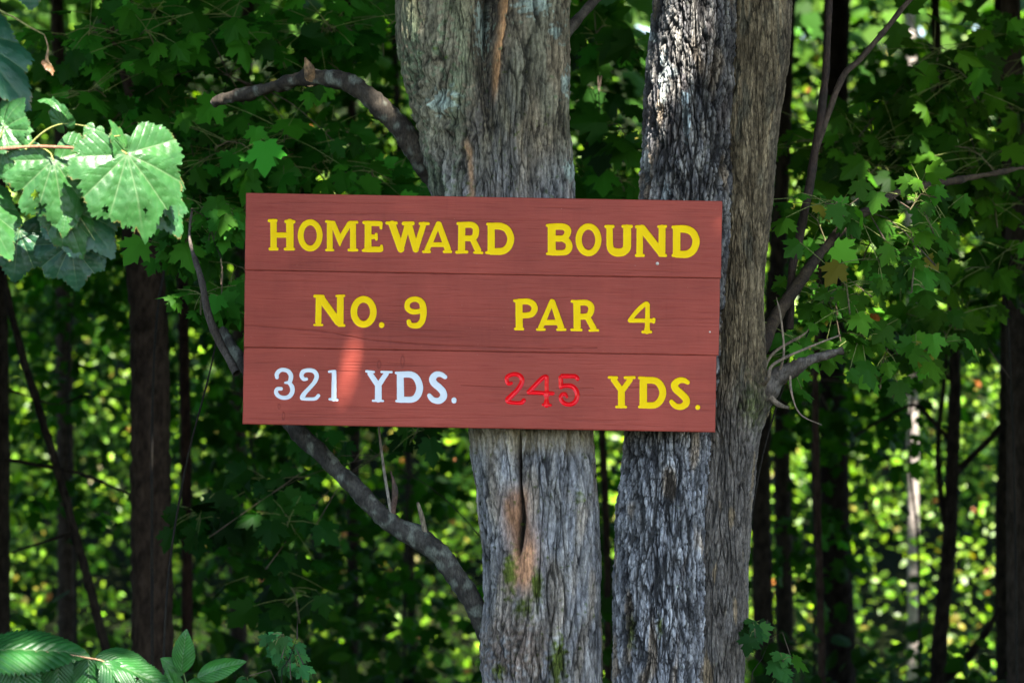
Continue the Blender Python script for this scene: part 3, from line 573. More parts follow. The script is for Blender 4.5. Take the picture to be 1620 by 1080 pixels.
gap(180, 1060, -.9, .03); gap(20, 1070, -.9, .01)

# ---------------------------------------------------------------- left maple
lt = thing('maple_tree', 'left maple behind the sign with pale grey bark, an orange wound and a fork above', 'tree', (-.02, .22, 0))
rowsL = [(1545, [(690, 960), (800, 1030)]), (1250, [(745, 900), (790, 985)]), (1080, [(764, 900), (800, 953)]), (1000, [(764, 890), (800, 952)]), (900, [(767, 885), (800, 950)]), (800, [(754, 880), (790, 947)]), (690, [(741, 875), (780, 939)]),
         (600, [(728, 865), (768, 930)]), (500, [(708, 850), (755, 921)]), (400, [(692, 835), (745, 914)]), (305, [(679, 815), (742, 909)]), (200, [(660, 785), (748, 904)]), (120, [(638, 772), (755, 902)]), (60, [(625, 768), (765, 903)]), (0, [(627, 764), (772, 904)]), (-60, [(622, 760), (778, 908)]), (-220, [(615, 745), (790, 915)])]
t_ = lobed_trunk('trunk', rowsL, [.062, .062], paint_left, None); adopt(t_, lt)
gc = dict(colA=(.15, .135, .105), colB=(.085, .075, .055))
adopt(limb('limb', tube(wp([(682, -130, .2), (678, -190, .2), (600, -420, .3), (520, -900, .1), (480, -1400, -.2)]), [.10, .105, .09, .07, .05], 20, .03, .01, 5, (.20, .19, .14), (.12, .11, .08)), M_BARK, None), lt)
adopt(limb('limb', tube(wp([(848, -130, .2), (852, -190, .2), (880, -500, .3), (960, -1000, .5), (1000, -1500, .6)]), [.10, .10, .09, .07, .05], 20, .03, .01, 6, (.20, .19, .15), (.12, .11, .08)), M_BARK, None), lt)
# broken branch reaching up and left, with its stub
b1 = tube(wp([(720, 330, .30), (668, 248, .22), (630, 200, .2), (585, 155, .2), (535, 126, .22), (490, 122, .24), (440, 136, .3), (385, 150, .38), (337, 162, .42)]), [.032, .034, .028, .026, .024, .021, .017, .016, .015], 22, .006, .009, 11, (.05, .04, .028), (.022, .017, .012), lich=.3)
b1b = tube(wp([(492, 130, .24), (488, 108, .2), (483, 92, .18)]), [.018, .013, .004], 12, .005, .006, 12, (.34, .2, .1), (.12, .08, .05))
adopt(limb('branch', [b1, b1b], M_BARK2, None, 'broken bare branch reaching up and to the left'), lt)
b2 = tube(wp([(790, 1040, .25), (765, 985, .20), (735, 930, .18), (700, 882, .18), (660, 850, .2), (615, 825, .22), (565, 775, .25), (510, 720, .3), (455, 665, .35), (410, 610, .4), (375, 560, .45), (352, 520, .5)]), [.032, .029, .026, .027, .031, .024, .024, .023, .022, .019, .016, .012], 24, .006, .006, 13, (.05, .045, .036), (.022, .019, .015), lich=.25)
b2b = tube(wp([(676, 862, .19), (668, 820, .18), (661, 795, .18)]), [.008, .007, .005], 8, .008, .002, 14, (.22, .18, .12), (.12, .09, .06))
b2c = tube(wp([(622, 828, .22), (610, 760, .2), (602, 700, .2), (596, 640, .2)]), [.006, .004, .003, .002], 8, .01, .001, 15, (.25, .22, .17), (.15, .12, .09))
b2d = tube(wp([(375, 590, .45), (350, 545, .5), (330, 500, .5), (318, 440, .5), (300, 380, .6), (304, 330, .6)]), [.012, .012, .012, .009, .005, .002], 10, .02, .003, 16, (.10, .08, .065), (.06, .045, .035))
b2e = tube(wp([(620, 815, .22), (625, 780, .2), (618, 745, .2)]), [.010, .008, .003], 8, .01, .004, 18, (.10, .06, .045), (.05, .04, .03))
adopt(limb('branch', [b2, b2b, b2c, b2d, b2e], M_BARK2, None, 'lichen spotted bare branch slanting up behind the sign'), lt)
adopt(crown('crown', None, (-.7, -2.0, 6.3), (3.2, 3.6, 2.0), 38000, .13, 101, clump=320, spread=.45), lt)

# ---------------------------------------------------------------- right maple
rt = thing('maple_tree', 'right maple behind the sign, two fused stems of dark furrowed and smoother tan bark', 'tree', (.42, .3, 0))
rowsA = [(1545, [(905, 1130)]), (1250, [(950, 1122)]), (1080, [(966, 1120)]), (850, [(969, 1120)]), (690, [(986, 1128)]), (600, [(991, 1145)]), (500, [(996, 1153)]), (400, [(1003, 1160)]), (305, [(1010, 1163)]), (200, [(1016, 1166)]), (100, [(1021, 1168)]), (0, [(1030, 1173)]), (-60, [(1032, 1178)]), (-220, [(1036, 1182)])]
rowsB = [(1545, [(1030, 1265)]), (1250, [(1075, 1205)]), (1080, [(1083, 1180)]), (900, [(1094, 1186)]), (800, [(1104, 1191)]), (690, [(1108, 1201)]), (640, [(1116, 1212)]), (600, [(1120, 1210)]), (500, [(1124, 1207)]), (400, [(1130, 1214)]), (305, [(1138, 1221)]), (200, [(1143, 1233)]), (100, [(1150, 1246)]), (0, [(1156, 1254)]), (-60, [(1160, 1262)]), (-220, [(1176, 1276)])]
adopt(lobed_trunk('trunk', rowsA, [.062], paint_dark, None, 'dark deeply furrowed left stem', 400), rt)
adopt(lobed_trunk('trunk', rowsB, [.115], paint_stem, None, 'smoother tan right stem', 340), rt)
adopt(limb('limb', tube(wp([(1108, -130, .18), (1110, -190, .18), (1120, -500, .2), (1080, -1000, 0), (1060, -1500, -.3)]), [.10, .108, .09, .07, .05], 20, .03, .01, 7, (.14, .13, .13), (.06, .055, .05)), M_BARK, None), rt)
adopt(limb('limb', tube(wp([(1218, -130, .22), (1226, -190, .22), (1290, -500, .3), (1400, -1000, .4), (1450, -1500, .3)]), [.07, .075, .07, .055, .04], 20, .03, .01, 8, (.19, .155, .1), (.1, .08, .06)), M_BARK, None), rt)
s1 = tube(wp([(1172, 668, .2), (1206, 622, .18), (1240, 590, .15), (1275, 572, .13), (1310, 560, .12), (1334, 553, .12)]), [.05, .036, .021, .016, .009, .003], 20, .005, .009, 21, (.13, .11, .09), (.055, .042, .03), ridg=.9)
tw = [tube(wp(p), r, 7, .01, .001, 30+i, (.24, .18, .12), (.13, .1, .07)) for i, (p, r) in enumerate([
    ([(1205, 600, .2), (1222, 560, .2), (1270, 530, .18), (1280, 520, .18)], [.005, .004, .003, .002]), ([(1200, 615, .2), (1215, 600, .1), (1225, 575, .1), (1290, 545, .1), (1330, 530, .1)], [.006, .005, .004, .003, .002]),
    ([(1250, 585, .14), (1252, 620, .1), (1266, 655, .1), (1300, 672, .1)], [.004, .003, .002, .001]), ([(1215, 625, .16), (1232, 640, .14), (1248, 645, .14)], [.008, .007, .003]), ([(1228, 600, .15), (1240, 560, .12), (1235, 500, .12), (1228, 470, .12)], [.004, .003, .003, .001])])]
adopt(limb('branch', [s1]+tw, M_BARK2, None, 'snapped grey stub with splintered end'), rt)
b3 = tube(wp([(1175, 590, .35), (1205, 545, .35), (1232, 495, .4), (1262, 450, .45), (1290, 410, .5), (1330, 365, .6), (1385, 325, .7), (1440, 298, .8), (1520, 284, 1.0), (1640, 262, 1.3)]), [.020, .020, .018, .016, .013, .012, .011, .010, .009, .007], 16, .01, .006, 23, (.07, .048, .028), (.03, .02, .014))
b4 = tube(wp([(1250, 520, .5), (1253, 430, .5), (1266, 370, .5), (1288, 250, .5), (1304, 140, .5), (1312, 0, .5), (1318, -200, .5)]), [.010, .011, .012, .012, .010, .009, .008], 10, .015, .003, 24, (.05, .03, .022), (.025, .018, .014))
b5 = tube(wp([(1290, 240, .5), (1330, 128, .5), (1360, 95, .5), (1400, 48, .5), (1448, -10, .5), (1560, -130, .5)]), [.008, .009, .008, .007, .007, .006], 10, .015, .002, 25, (.08, .055, .038), (.04, .028, .02))
adopt(limb('branch', [b3], M_BARK2, None, 'tan living branch rising to the right'), rt)
adopt(limb('branch', [b4, b5], M_BARK2, None, 'thin dark forking branch'), rt)
b6 = tube(wp([(890, 60, .35), (925, 18, .5), (960, -20, .6), (1010, -80, .8)]), [.016, .013, .012, .01], 10, .015, .003, 26, (.16, .13, .1), (.08, .06, .05))
adopt(limb('branch', [b6], M_BARK2, None), lt)
adopt(crown('crown', None, (2.0, -2.6, 6.4), (3.2, 3.6, 2.0), 38000, .13, 102, clump=320, spread=.45), rt)

adopt(crown('crown', None, (-1.4, 2.6, 4.9), (2.6, 1.8, 1.5), 7000, .16, 103, clump=120, spread=.4, minz=3.05), lt)  # low skirt of leaves added above the frame to block sky light
adopt(crown('crown', None, (1.6, 2.6, 4.9), (2.6, 1.8, 1.5), 7000, .16, 104, clump=120, spread=.4, minz=3.05), rt)  # second unseen skirt, added to keep sky light off the wood behind
# ---------------------------------------------------------------- leafy twigs
def leafy_twig(path, n, size, rng, base, spread=.09, tpl=MAPLE, yellow=.0, orange=.0, face=(.1, -.75, .55), rad=.0028, pet=1.0):
    "a twig with leaves on thin petioles; returns twig geometry and leaf geometry"
    P = catmull([tuple(p) for p in path], 8) if len(path) > 2 else np.linspace(path[0], path[-1], 9)
    tw_ = [tube(P[::4] if len(P) > 12 else P, [rad, rad*.5], 5, .03, .0005, 3, (.14, .12, .06), (.1, .08, .045))]
    t = rng.uniform(.12, 1, n); i = (t*(len(P)-1)).astype(int); p0 = P[i]
    off = rng.normal(size=(n, 3))*np.array([spread, spread, spread*.7]); p1 = p0+off*pet
    nrm = np.array(face)+rng.normal(size=(n, 3))*.42; tip = off*3+np.array([0, -.15, -.55])+rng.normal(size=(n, 3))*.3
    sz = size*rng.uniform(.55, 1.15, n)
    for a, b in zip(p0, p1):
        m = (a+b)/2+np.array([0, 0, .006]); tw_.append(tube([a, m, b], [.0011, .0011, .0011], 4, .03, 0, 3, (.16, .20, .05), (.16, .18, .06)))
    return tw_, leaf_cloud(p1, nrm, tip, sz, tpl, leafcols(n, rng, np.array(base)*math.exp(rng.normal(0, .22)), .42, yellow, orange), rng)
def merge_leaves(Ls):
    V, F, c, o = [], [], [], 0
    for v, f, k in Ls: V.append(v); F.append(f+o); c.append(k); o += len(v)
    return np.vstack(V), np.vstack(F), np.vstack(c)
def sapling(label, stem, srad, clumps, seed, Y, group=None, base=(.035, .11, .022), size=.13, name='maple_sapling', cat='sapling', yellow=.0, orange=.0, tpl=MAPLE, extra=None, face=(.1, -.75, .55), dens=1.0, twigs=True, mat=None, root=None):
    "stem: photo points at depth Y down to the ground; clumps: (px, py, rx, ry, n) sprays of leaves"
    rng = np.random.default_rng(seed); k = (CAMD+Y)/FPX; srad *= .45
    stem = [(x+rng.uniform(-5, 5), y) for x, y in stem]; path = [W(x, y, Y) for x, y in stem]; g = path[0].copy(); g[2] = -.05-3.4*float(sstep(1.5, 24, Y)); 
    if root is not None: g[0] = root
    path = [g]+path
    th_ = thing(name, label, cat, (g[0], g[1], 0), group)
    parts = [tube(path, [srad*1.25]+list(np.linspace(srad, srad*.35, len(path)-1)), 8, .05, srad*.12, seed, (.02, .017, .012), (.012, .01, .008))]
    Lv = []
    pts = np.array(path)
    for cx, cy, rx, ry, n in clumps:
        n = max(3, int(n*dens))
        ntw = max(1, n//9)
        for q in range(ntw):
            a = rng.uniform(0, 2*math.pi); rr = math.sqrt(rng.uniform(0, 1))
            e = W(cx+rx*rr*math.cos(a), cy+ry*rr*math.sin(a), Y+rng.normal(0, .25))
            s = e+np.array([rng.uniform(-1, 1)*rx*k*.7, rng.uniform(-.2, .3), rng.uniform(-.12, .06)])
            tg, lv = leafy_twig([s, (s+e)/2+np.array([0, 0, .03]), e], max(3, n//ntw), size, rng, base, spread=.5*min(rx, 90)*k, tpl=tpl, yellow=yellow, orange=orange, face=face)
            if twigs: parts += tg
            Lv.append(lv)
        j = np.argmin(np.linalg.norm(pts-W(cx, cy, Y), axis=1)); c0 = W(cx, cy, Y)
        parts.append(tube([pts[j], (pts[j]+c0)/2+np.array([0, .02, .05]), c0], [srad*.35, srad*.25, .002], 6, .05, .001, seed, (.12, .09, .06), (.07, .05, .04)))
    if extra: parts += extra
    o = limb('stem', parts, M_TWIG, None); adopt(o, th_)
    V, F, c = merge_leaves(Lv); o = new_mesh('foliage', V, F, mat or M_LEAF, None, c, smooth=False); adopt(o, th_)
    return th_

DG = (.017, .100, .008); MG = (.025, .13, .012)
sapling('maple sapling with flat tiers of dark leaves around the broken branch', [(236, 1000), (242, 600), (262, 420), (310, 300), (360, 120)], .012,
        [(300, 220, 110, 50, 60), (400, 225, 90, 40, 40), (480, 235, 90, 40, 40), (230, 150, 100, 50, 40), (360, 285, 70, 30, 30), (560, 255, 70, 40, 26), (420, 60, 110, 45, 46), (300, 40, 100, 50, 40), (560, 40, 80, 40, 24), (180, 60, 90, 50, 30)], 201, 2.4, base=DG, size=.105, dens=1.5)
sapling('low maple sapling with small pale leaves beside the left end of the sign', [(262, 1000), (290, 760), (335, 560), (350, 430), (340, 380)], .008,
        [(330, 380, 60, 50, 40), (350, 450, 45, 50, 30), (300, 330, 60, 30, 24), (370, 330, 30, 30, 12)], 202, 1.0, size=.085, base=MG)
sapling('maple sapling filling the gap between the two trunks above the sign', [(1010, 1050), (1010, 650), (962, 300), (950, 150)], .010,
        [(950, 240, 50, 60, 34), (960, 110, 50, 70, 30), (940, 20, 40, 30, 16)], 203, 3.0, base=(.012, .065, .005))
sapling('small leaved maple sapling just right of the tan trunk', [(1175, 1000), (1195, 760), (1250, 580), (1310, 470), (1340, 330)], .007,
        [(1320, 350, 60, 40, 30), (1400, 380, 60, 40, 28), (1380, 470, 80, 50, 34), (1440, 330, 60, 40, 26), (1330, 540, 70, 50, 26), (1420, 560, 60, 40, 18), (1290, 470, 30, 50, 12), (1480, 420, 40, 40, 10)], 204, .55, size=.072, base=(.036, .14, .012), orange=.012, yellow=.02)
sapling('tall maple sapling with broad shaded leaves at the upper right', [(1604, 1000), (1602, 600), (1570, 350), (1500, 100)], .012,
        [(1340, 240, 90, 40, 36), (1450, 250, 90, 50, 44), (1550, 180, 90, 60, 44), (1580, 320, 60, 70, 36), (1480, 100, 90, 50, 28), (1400, 170, 70, 40, 26), (1560, 440, 70, 50, 36), (1350, 290, 80, 30, 26), (1490, 500, 60, 40, 20), (1600, 60, 50, 60, 20)], 205, 3.0, base=(.026, .095, .006), size=.105, dens=1.5)
sapling('maple sapling low in the shade under the left half of the sign', [(800, 1050), (790, 900), (700, 790), (600, 720)], .006,
        [(640, 700, 50, 30, 10), (500, 830, 60, 40, 14), (430, 780, 60, 50, 16), (560, 730, 50, 30, 8), (330, 850, 60, 60, 26), (420, 900, 70, 40, 20)], 206, 2.5, base=(.008, .045, .006), size=.11)
# forest-floor shrubs of the middle distance
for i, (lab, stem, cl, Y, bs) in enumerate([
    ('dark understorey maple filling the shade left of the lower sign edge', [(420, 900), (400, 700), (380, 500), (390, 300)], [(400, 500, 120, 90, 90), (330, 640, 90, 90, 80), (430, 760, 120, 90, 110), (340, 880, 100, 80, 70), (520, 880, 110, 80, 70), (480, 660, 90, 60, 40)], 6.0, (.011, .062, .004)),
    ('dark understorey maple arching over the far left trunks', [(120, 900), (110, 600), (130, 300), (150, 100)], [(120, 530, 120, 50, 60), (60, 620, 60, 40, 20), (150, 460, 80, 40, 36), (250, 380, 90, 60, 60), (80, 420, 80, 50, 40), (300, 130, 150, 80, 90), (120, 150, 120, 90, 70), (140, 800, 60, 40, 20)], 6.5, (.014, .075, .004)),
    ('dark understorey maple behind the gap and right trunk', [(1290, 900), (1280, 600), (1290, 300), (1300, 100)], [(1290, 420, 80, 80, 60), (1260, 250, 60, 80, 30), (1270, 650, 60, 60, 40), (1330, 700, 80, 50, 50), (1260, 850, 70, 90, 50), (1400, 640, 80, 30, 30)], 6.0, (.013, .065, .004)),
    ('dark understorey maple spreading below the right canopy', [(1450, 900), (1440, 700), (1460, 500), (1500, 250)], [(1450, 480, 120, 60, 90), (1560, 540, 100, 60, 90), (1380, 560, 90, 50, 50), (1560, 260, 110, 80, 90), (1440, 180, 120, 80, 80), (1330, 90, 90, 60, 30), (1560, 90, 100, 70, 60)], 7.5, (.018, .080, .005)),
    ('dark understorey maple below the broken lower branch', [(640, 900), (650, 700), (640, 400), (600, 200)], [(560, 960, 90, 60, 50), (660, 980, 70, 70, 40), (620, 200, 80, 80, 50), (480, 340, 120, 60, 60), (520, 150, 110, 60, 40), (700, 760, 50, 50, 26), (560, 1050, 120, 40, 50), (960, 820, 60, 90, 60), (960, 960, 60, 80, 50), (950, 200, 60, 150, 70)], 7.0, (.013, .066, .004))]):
    sapling(lab, stem, .02, cl, 220+i, Y+3.5, 'shaded understorey maples', bs, .10, 'understorey_maple', 'tree', tpl=MAPLE_S, twigs=False, orange=.0, yellow=.0, dens=1.6)  # leaf colours set dark to carry the shade of the wood

# ---------------------------------------------------------------- forest trees behind
SHADEK = .32  # deep forest shade put into the trunk colours
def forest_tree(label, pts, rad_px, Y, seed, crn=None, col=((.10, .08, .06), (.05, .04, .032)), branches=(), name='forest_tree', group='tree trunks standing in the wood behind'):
    col = tuple(tuple(c*(SHADEK if Y < 19 else 1) for c in q) for q in col)
    k = (CAMD+Y)/FPX; path = [W(x, y, Y) for x, y in pts]; g = path[0].copy(); g[2] = -.15-3.4*float(sstep(1.5, 24, Y)); path = [g]+path
    top = path[-1].copy(); top[2] = max(5.5, top[2]+2.2); top[0] += np.sign(top[0]-path[-2][0])*.1; path.append(top)
    t = thing(name, label, 'tree', (g[0], g[1], 0), group)
    rr = [rad_px[0]*k*1.15]+[np.interp(i, [0, len(pts)-1], rad_px)*k for i in range(len(pts))]+[rad_px[-1]*k*.7]
    o = limb('trunk', tube(path, rr, 24, .03, rr[0]*.07+.003, seed, col[0], col[1], ridg=.5), M_FAR, None); adopt(o, t)
    for bpts, br in branches:
        o = limb('branch', tube([W(x, y, Y) for x, y in bpts], [b*k for b in br], 8, .04, .004, seed+3, col[0], col[1]), M_FAR, None); adopt(o, t)
    if crn: adopt(crown('crown', None, (top[0]+crn[0], top[1]+crn[1], crn[2]), crn[3], crn[4], .17, seed+50, clump=150, spread=.55), t)
    return t
CR = (0, 0, 6.0, (3.2, 3.2, 1.8), 9000)
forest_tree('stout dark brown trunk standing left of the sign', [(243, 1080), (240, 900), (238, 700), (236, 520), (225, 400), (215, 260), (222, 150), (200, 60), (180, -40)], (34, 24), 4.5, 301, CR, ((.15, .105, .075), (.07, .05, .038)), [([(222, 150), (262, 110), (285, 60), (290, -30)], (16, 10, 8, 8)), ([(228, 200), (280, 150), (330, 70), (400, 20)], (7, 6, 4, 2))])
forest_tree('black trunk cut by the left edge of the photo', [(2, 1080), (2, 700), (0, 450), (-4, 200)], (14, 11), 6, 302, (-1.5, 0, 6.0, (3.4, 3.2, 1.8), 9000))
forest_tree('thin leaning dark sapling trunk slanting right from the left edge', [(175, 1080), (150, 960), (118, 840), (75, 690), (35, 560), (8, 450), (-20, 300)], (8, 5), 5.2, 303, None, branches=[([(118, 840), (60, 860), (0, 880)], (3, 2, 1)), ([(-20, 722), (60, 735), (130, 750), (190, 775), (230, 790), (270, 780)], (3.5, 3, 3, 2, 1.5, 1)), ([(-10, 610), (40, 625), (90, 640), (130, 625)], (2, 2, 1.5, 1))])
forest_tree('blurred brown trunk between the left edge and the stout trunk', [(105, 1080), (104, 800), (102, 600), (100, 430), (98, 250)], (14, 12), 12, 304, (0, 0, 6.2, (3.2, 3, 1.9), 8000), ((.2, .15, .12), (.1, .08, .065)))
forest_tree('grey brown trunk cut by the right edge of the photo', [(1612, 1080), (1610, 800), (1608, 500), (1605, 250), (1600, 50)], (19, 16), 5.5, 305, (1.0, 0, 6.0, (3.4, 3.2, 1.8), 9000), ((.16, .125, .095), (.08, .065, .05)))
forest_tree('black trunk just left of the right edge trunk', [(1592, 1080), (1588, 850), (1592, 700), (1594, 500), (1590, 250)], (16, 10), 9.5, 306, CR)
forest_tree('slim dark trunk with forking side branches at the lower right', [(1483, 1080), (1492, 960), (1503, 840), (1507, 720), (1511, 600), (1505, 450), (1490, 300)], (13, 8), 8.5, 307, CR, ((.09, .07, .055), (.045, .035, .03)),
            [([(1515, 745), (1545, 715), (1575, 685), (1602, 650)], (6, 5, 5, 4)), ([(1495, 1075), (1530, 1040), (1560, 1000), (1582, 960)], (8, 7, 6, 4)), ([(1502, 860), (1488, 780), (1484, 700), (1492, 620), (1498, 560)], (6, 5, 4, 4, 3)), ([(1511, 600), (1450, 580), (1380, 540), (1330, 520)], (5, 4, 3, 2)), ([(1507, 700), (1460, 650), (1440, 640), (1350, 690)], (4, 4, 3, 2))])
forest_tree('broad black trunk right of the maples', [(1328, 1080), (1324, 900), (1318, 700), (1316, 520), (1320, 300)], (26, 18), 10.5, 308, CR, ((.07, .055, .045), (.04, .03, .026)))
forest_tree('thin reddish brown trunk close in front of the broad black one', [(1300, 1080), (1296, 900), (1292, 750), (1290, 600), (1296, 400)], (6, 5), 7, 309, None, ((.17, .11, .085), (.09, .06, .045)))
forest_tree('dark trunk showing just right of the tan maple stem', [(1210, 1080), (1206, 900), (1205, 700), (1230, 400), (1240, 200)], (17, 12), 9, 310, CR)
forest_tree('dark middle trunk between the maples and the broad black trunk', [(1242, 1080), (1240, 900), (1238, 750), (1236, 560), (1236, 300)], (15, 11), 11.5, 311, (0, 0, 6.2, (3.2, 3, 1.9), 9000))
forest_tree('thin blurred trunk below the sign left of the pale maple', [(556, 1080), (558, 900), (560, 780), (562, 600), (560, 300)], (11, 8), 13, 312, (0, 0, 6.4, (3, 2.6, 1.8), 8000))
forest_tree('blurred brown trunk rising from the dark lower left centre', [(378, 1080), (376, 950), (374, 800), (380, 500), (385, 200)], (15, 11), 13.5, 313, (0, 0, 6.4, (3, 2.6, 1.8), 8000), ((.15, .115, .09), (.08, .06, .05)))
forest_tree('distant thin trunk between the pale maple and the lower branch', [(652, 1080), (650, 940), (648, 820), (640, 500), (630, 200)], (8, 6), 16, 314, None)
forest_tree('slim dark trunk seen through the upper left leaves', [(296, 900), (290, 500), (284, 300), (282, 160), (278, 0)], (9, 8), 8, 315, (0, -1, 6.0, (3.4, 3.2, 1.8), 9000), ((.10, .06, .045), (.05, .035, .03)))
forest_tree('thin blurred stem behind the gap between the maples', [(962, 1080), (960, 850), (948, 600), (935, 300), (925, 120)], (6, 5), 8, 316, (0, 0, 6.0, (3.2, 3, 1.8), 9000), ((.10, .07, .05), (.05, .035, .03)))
forest_tree('pale grey far trunk caught by the sun at the upper right', [(1445, 900), (1443, 500), (1441, 250), (1440, 60)], (9, 8), 20, 317, None, ((.33, .29, .26), (.18, .15, .13)))

# ---------------------------------------------------------------- ground, slope, far wood
def mat_ground():
    m, n, out = nodes('forest_floor'); L = n.links.new
    tc = N(n, 'ShaderNodeTexCoord'); nz = N(n, 'ShaderNodeTexNoise', Scale=6.0, Detail=10.0, Roughness=.7); L(tc.outputs['Object'], nz.inputs['Vector'])
    v = N(n, 'ShaderNodeTexVoronoi', Scale=14.0); L(tc.outputs['Object'], v.inputs['Vector'])
    r = N(n, 'ShaderNodeValToRGB'); L(nz.outputs[0], r.inputs[0]); e = r.color_ramp.elements
    e[0].position = .35; e[0].color = (.007, .009, .004, 1); e[1].position = .68; e[1].color = (.022, .022, .009, 1); x = e.new(.52); x.color = (.012, .018, .006, 1)
    b = N(n, 'ShaderNodeBsdfPrincipled', Roughness=.95); b.inputs['Specular IOR Level'].default_value = .03; L(r.outputs[0], b.inputs['Base Color'])
    bp = N(n, 'ShaderNodeBump', Strength=.8, Distance=.04); L(v.outputs[0], bp.inputs['Height']); L(bp.outputs[0], b.inputs['Normal']); L(b.outputs[0], out.inputs[0]); return m
M_GR = mat_ground()
gx = np.concatenate([np.linspace(-200, -20, 30), np.linspace(-19, 19, 77), np.linspace(20, 200, 30)]); gy = np.concatenate([np.linspace(-60, -10, 12), np.linspace(-9, 60, 139), np.linspace(62, 400, 60)])
GX, GY = np.meshgrid(gx, gy)
gz = .06*perlin(GX/1.3, GY/1.3, 0, 4)*(1-np.exp(-((GX)**2+(GY-.2)**2)/2))+.25*perlin(GX/9, GY/9, 0, 6)*sstep(2, 10, np.abs(GY)+np.abs(GX)*.3)-.03-3.4*sstep(1.5, 24, GY)+18*sstep(48, 130, GY)
idx = np.arange(GX.size).reshape(GX.shape)
o = new_mesh('ground', np.stack([GX, GY, gz], -1).reshape(-1, 3), np.stack([idx[:-1, :-1], idx[:-1, 1:], idx[1:, 1:], idx[1:, :-1]], -1).reshape(-1, 4), M_GR); o['kind'] = 'structure'

def foliage_mass(name, label, cat, boxes, seed, size, base, mat, orange=.0, yellow=.0, tpl=OVAL, clump_r=.6, var=.35, kind='stuff', up=.7, hole=0):
    rng = np.random.default_rng(seed); P = []
    for x0, x1, y0, y1, z0, z1, n in boxes:
        nc = max(8, n//70); c = np.stack([rng.uniform(x0, x1, nc), rng.uniform(y0, y1, nc), rng.uniform(z0, z1, nc)], -1)
        k = rng.integers(0, nc, n); P.append(c[k]+rng.normal(size=(n, 3))*clump_r*np.array([1, 1, .55]))
    P = np.vstack(P)
    if hole: P = P[perlin(P[:, 0]/1.5, P[:, 1]/9, P[:, 2]/1.1, 77) > -.14+.08*perlin(P[:, 0]/.5, P[:, 1]/2, P[:, 2]/.5, 78)-.05*np.clip(P[:, 0], -2, 3)]
    n = len(P); nrm = np.array([.1, -.45, up])+rng.normal(size=(n, 3))*.4; tip = rng.normal(size=(n, 3))+np.array([0, -.3, -.5])
    patch = perlin(P[:, 0]/1.6, P[:, 1]/1.6, P[:, 2]/1.6, seed)
    col = leafcols(n, rng, base, var, yellow, orange)*(1+.7*patch)[:, None]
    V, F, c = leaf_cloud(P, nrm, tip, size*np.exp(rng.normal(0, .25, n)), tpl, col, rng)
    o = new_mesh(name, V, F, mat, None, c, smooth=False); o['label'] = label; o['category'] = cat; o['kind'] = kind; return o
foliage_mass('woodland', 'sunlit yellow green far woodland seen blurred between the trunks', 'woodland',
             [(-6, 6, 17, 27, -3.2, 3.2, 11000), (-8, 8, 27, 34, -3.2, 5.4, 14000), (-9, 9, 34, 42, -3, 7.2, 15000), (-11, 11, 42, 52, -1, 8.7, 12000)], 401, .10, (.12, .28, .010), M_FARLEAF, .012, .05, hole=1)  # leaf colour itself brightened to strengthen the sunlit spots
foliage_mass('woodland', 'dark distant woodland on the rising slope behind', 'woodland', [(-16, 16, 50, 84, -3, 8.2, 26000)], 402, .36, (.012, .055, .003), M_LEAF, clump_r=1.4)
foliage_mass('shade_canopy', 'canopy added over the wood behind to shade it, letting the sun through in patches', 'shade_canopy',
             [(x0, x1, 17+6*i, 23+6*i, 4.8+.65*i, 7.6+.65*i, int(q*(4300 if i < 5 else 9500))) for i in range(12) for x0, x1, q in ((-14, 1.2, .55), (1.2, 14, .28 if i < 5 else .45))]+[(-14, 14, 2, 18, 5.6, 8.2, 8000)], 405, .42, (.03, .09, .012), M_LEAF, clump_r=.9)  # added overhead to shade the wood, thinner where sun patches are wanted
foliage_mass('woodland', 'dense dark wood added on both sides beyond the frame to block side light', 'woodland',
             [(min(sx*a, sx*b), max(sx*a, sx*b), y0, y1, -3, 8, n) for sx in (-1, 1) for a, b, y0, y1, n in ((3.2, 6.5, 1.0, 4.0, 6000), (6.5, 14, 1.0, 5.0, 7000), (9.5, 14, 5, 60, 15000))], 406, .34, (.02, .07, .01), M_LEAF, clump_r=.8)  # unseen side masses added to keep light out of the wood
foliage_mass('undergrowth', 'dark leafy undergrowth on the shaded forest floor', 'undergrowth', [(-4.5, 4.5, 5, 10, -.9, .1, 2600), (-5, 5, 10, 18, -2.0, -.6, 3000), (-6, 6, 15, 27, -3.5, -2.1, 6000)], 403, .11, (.012, .05, .006), M_LEAF, clump_r=.35)

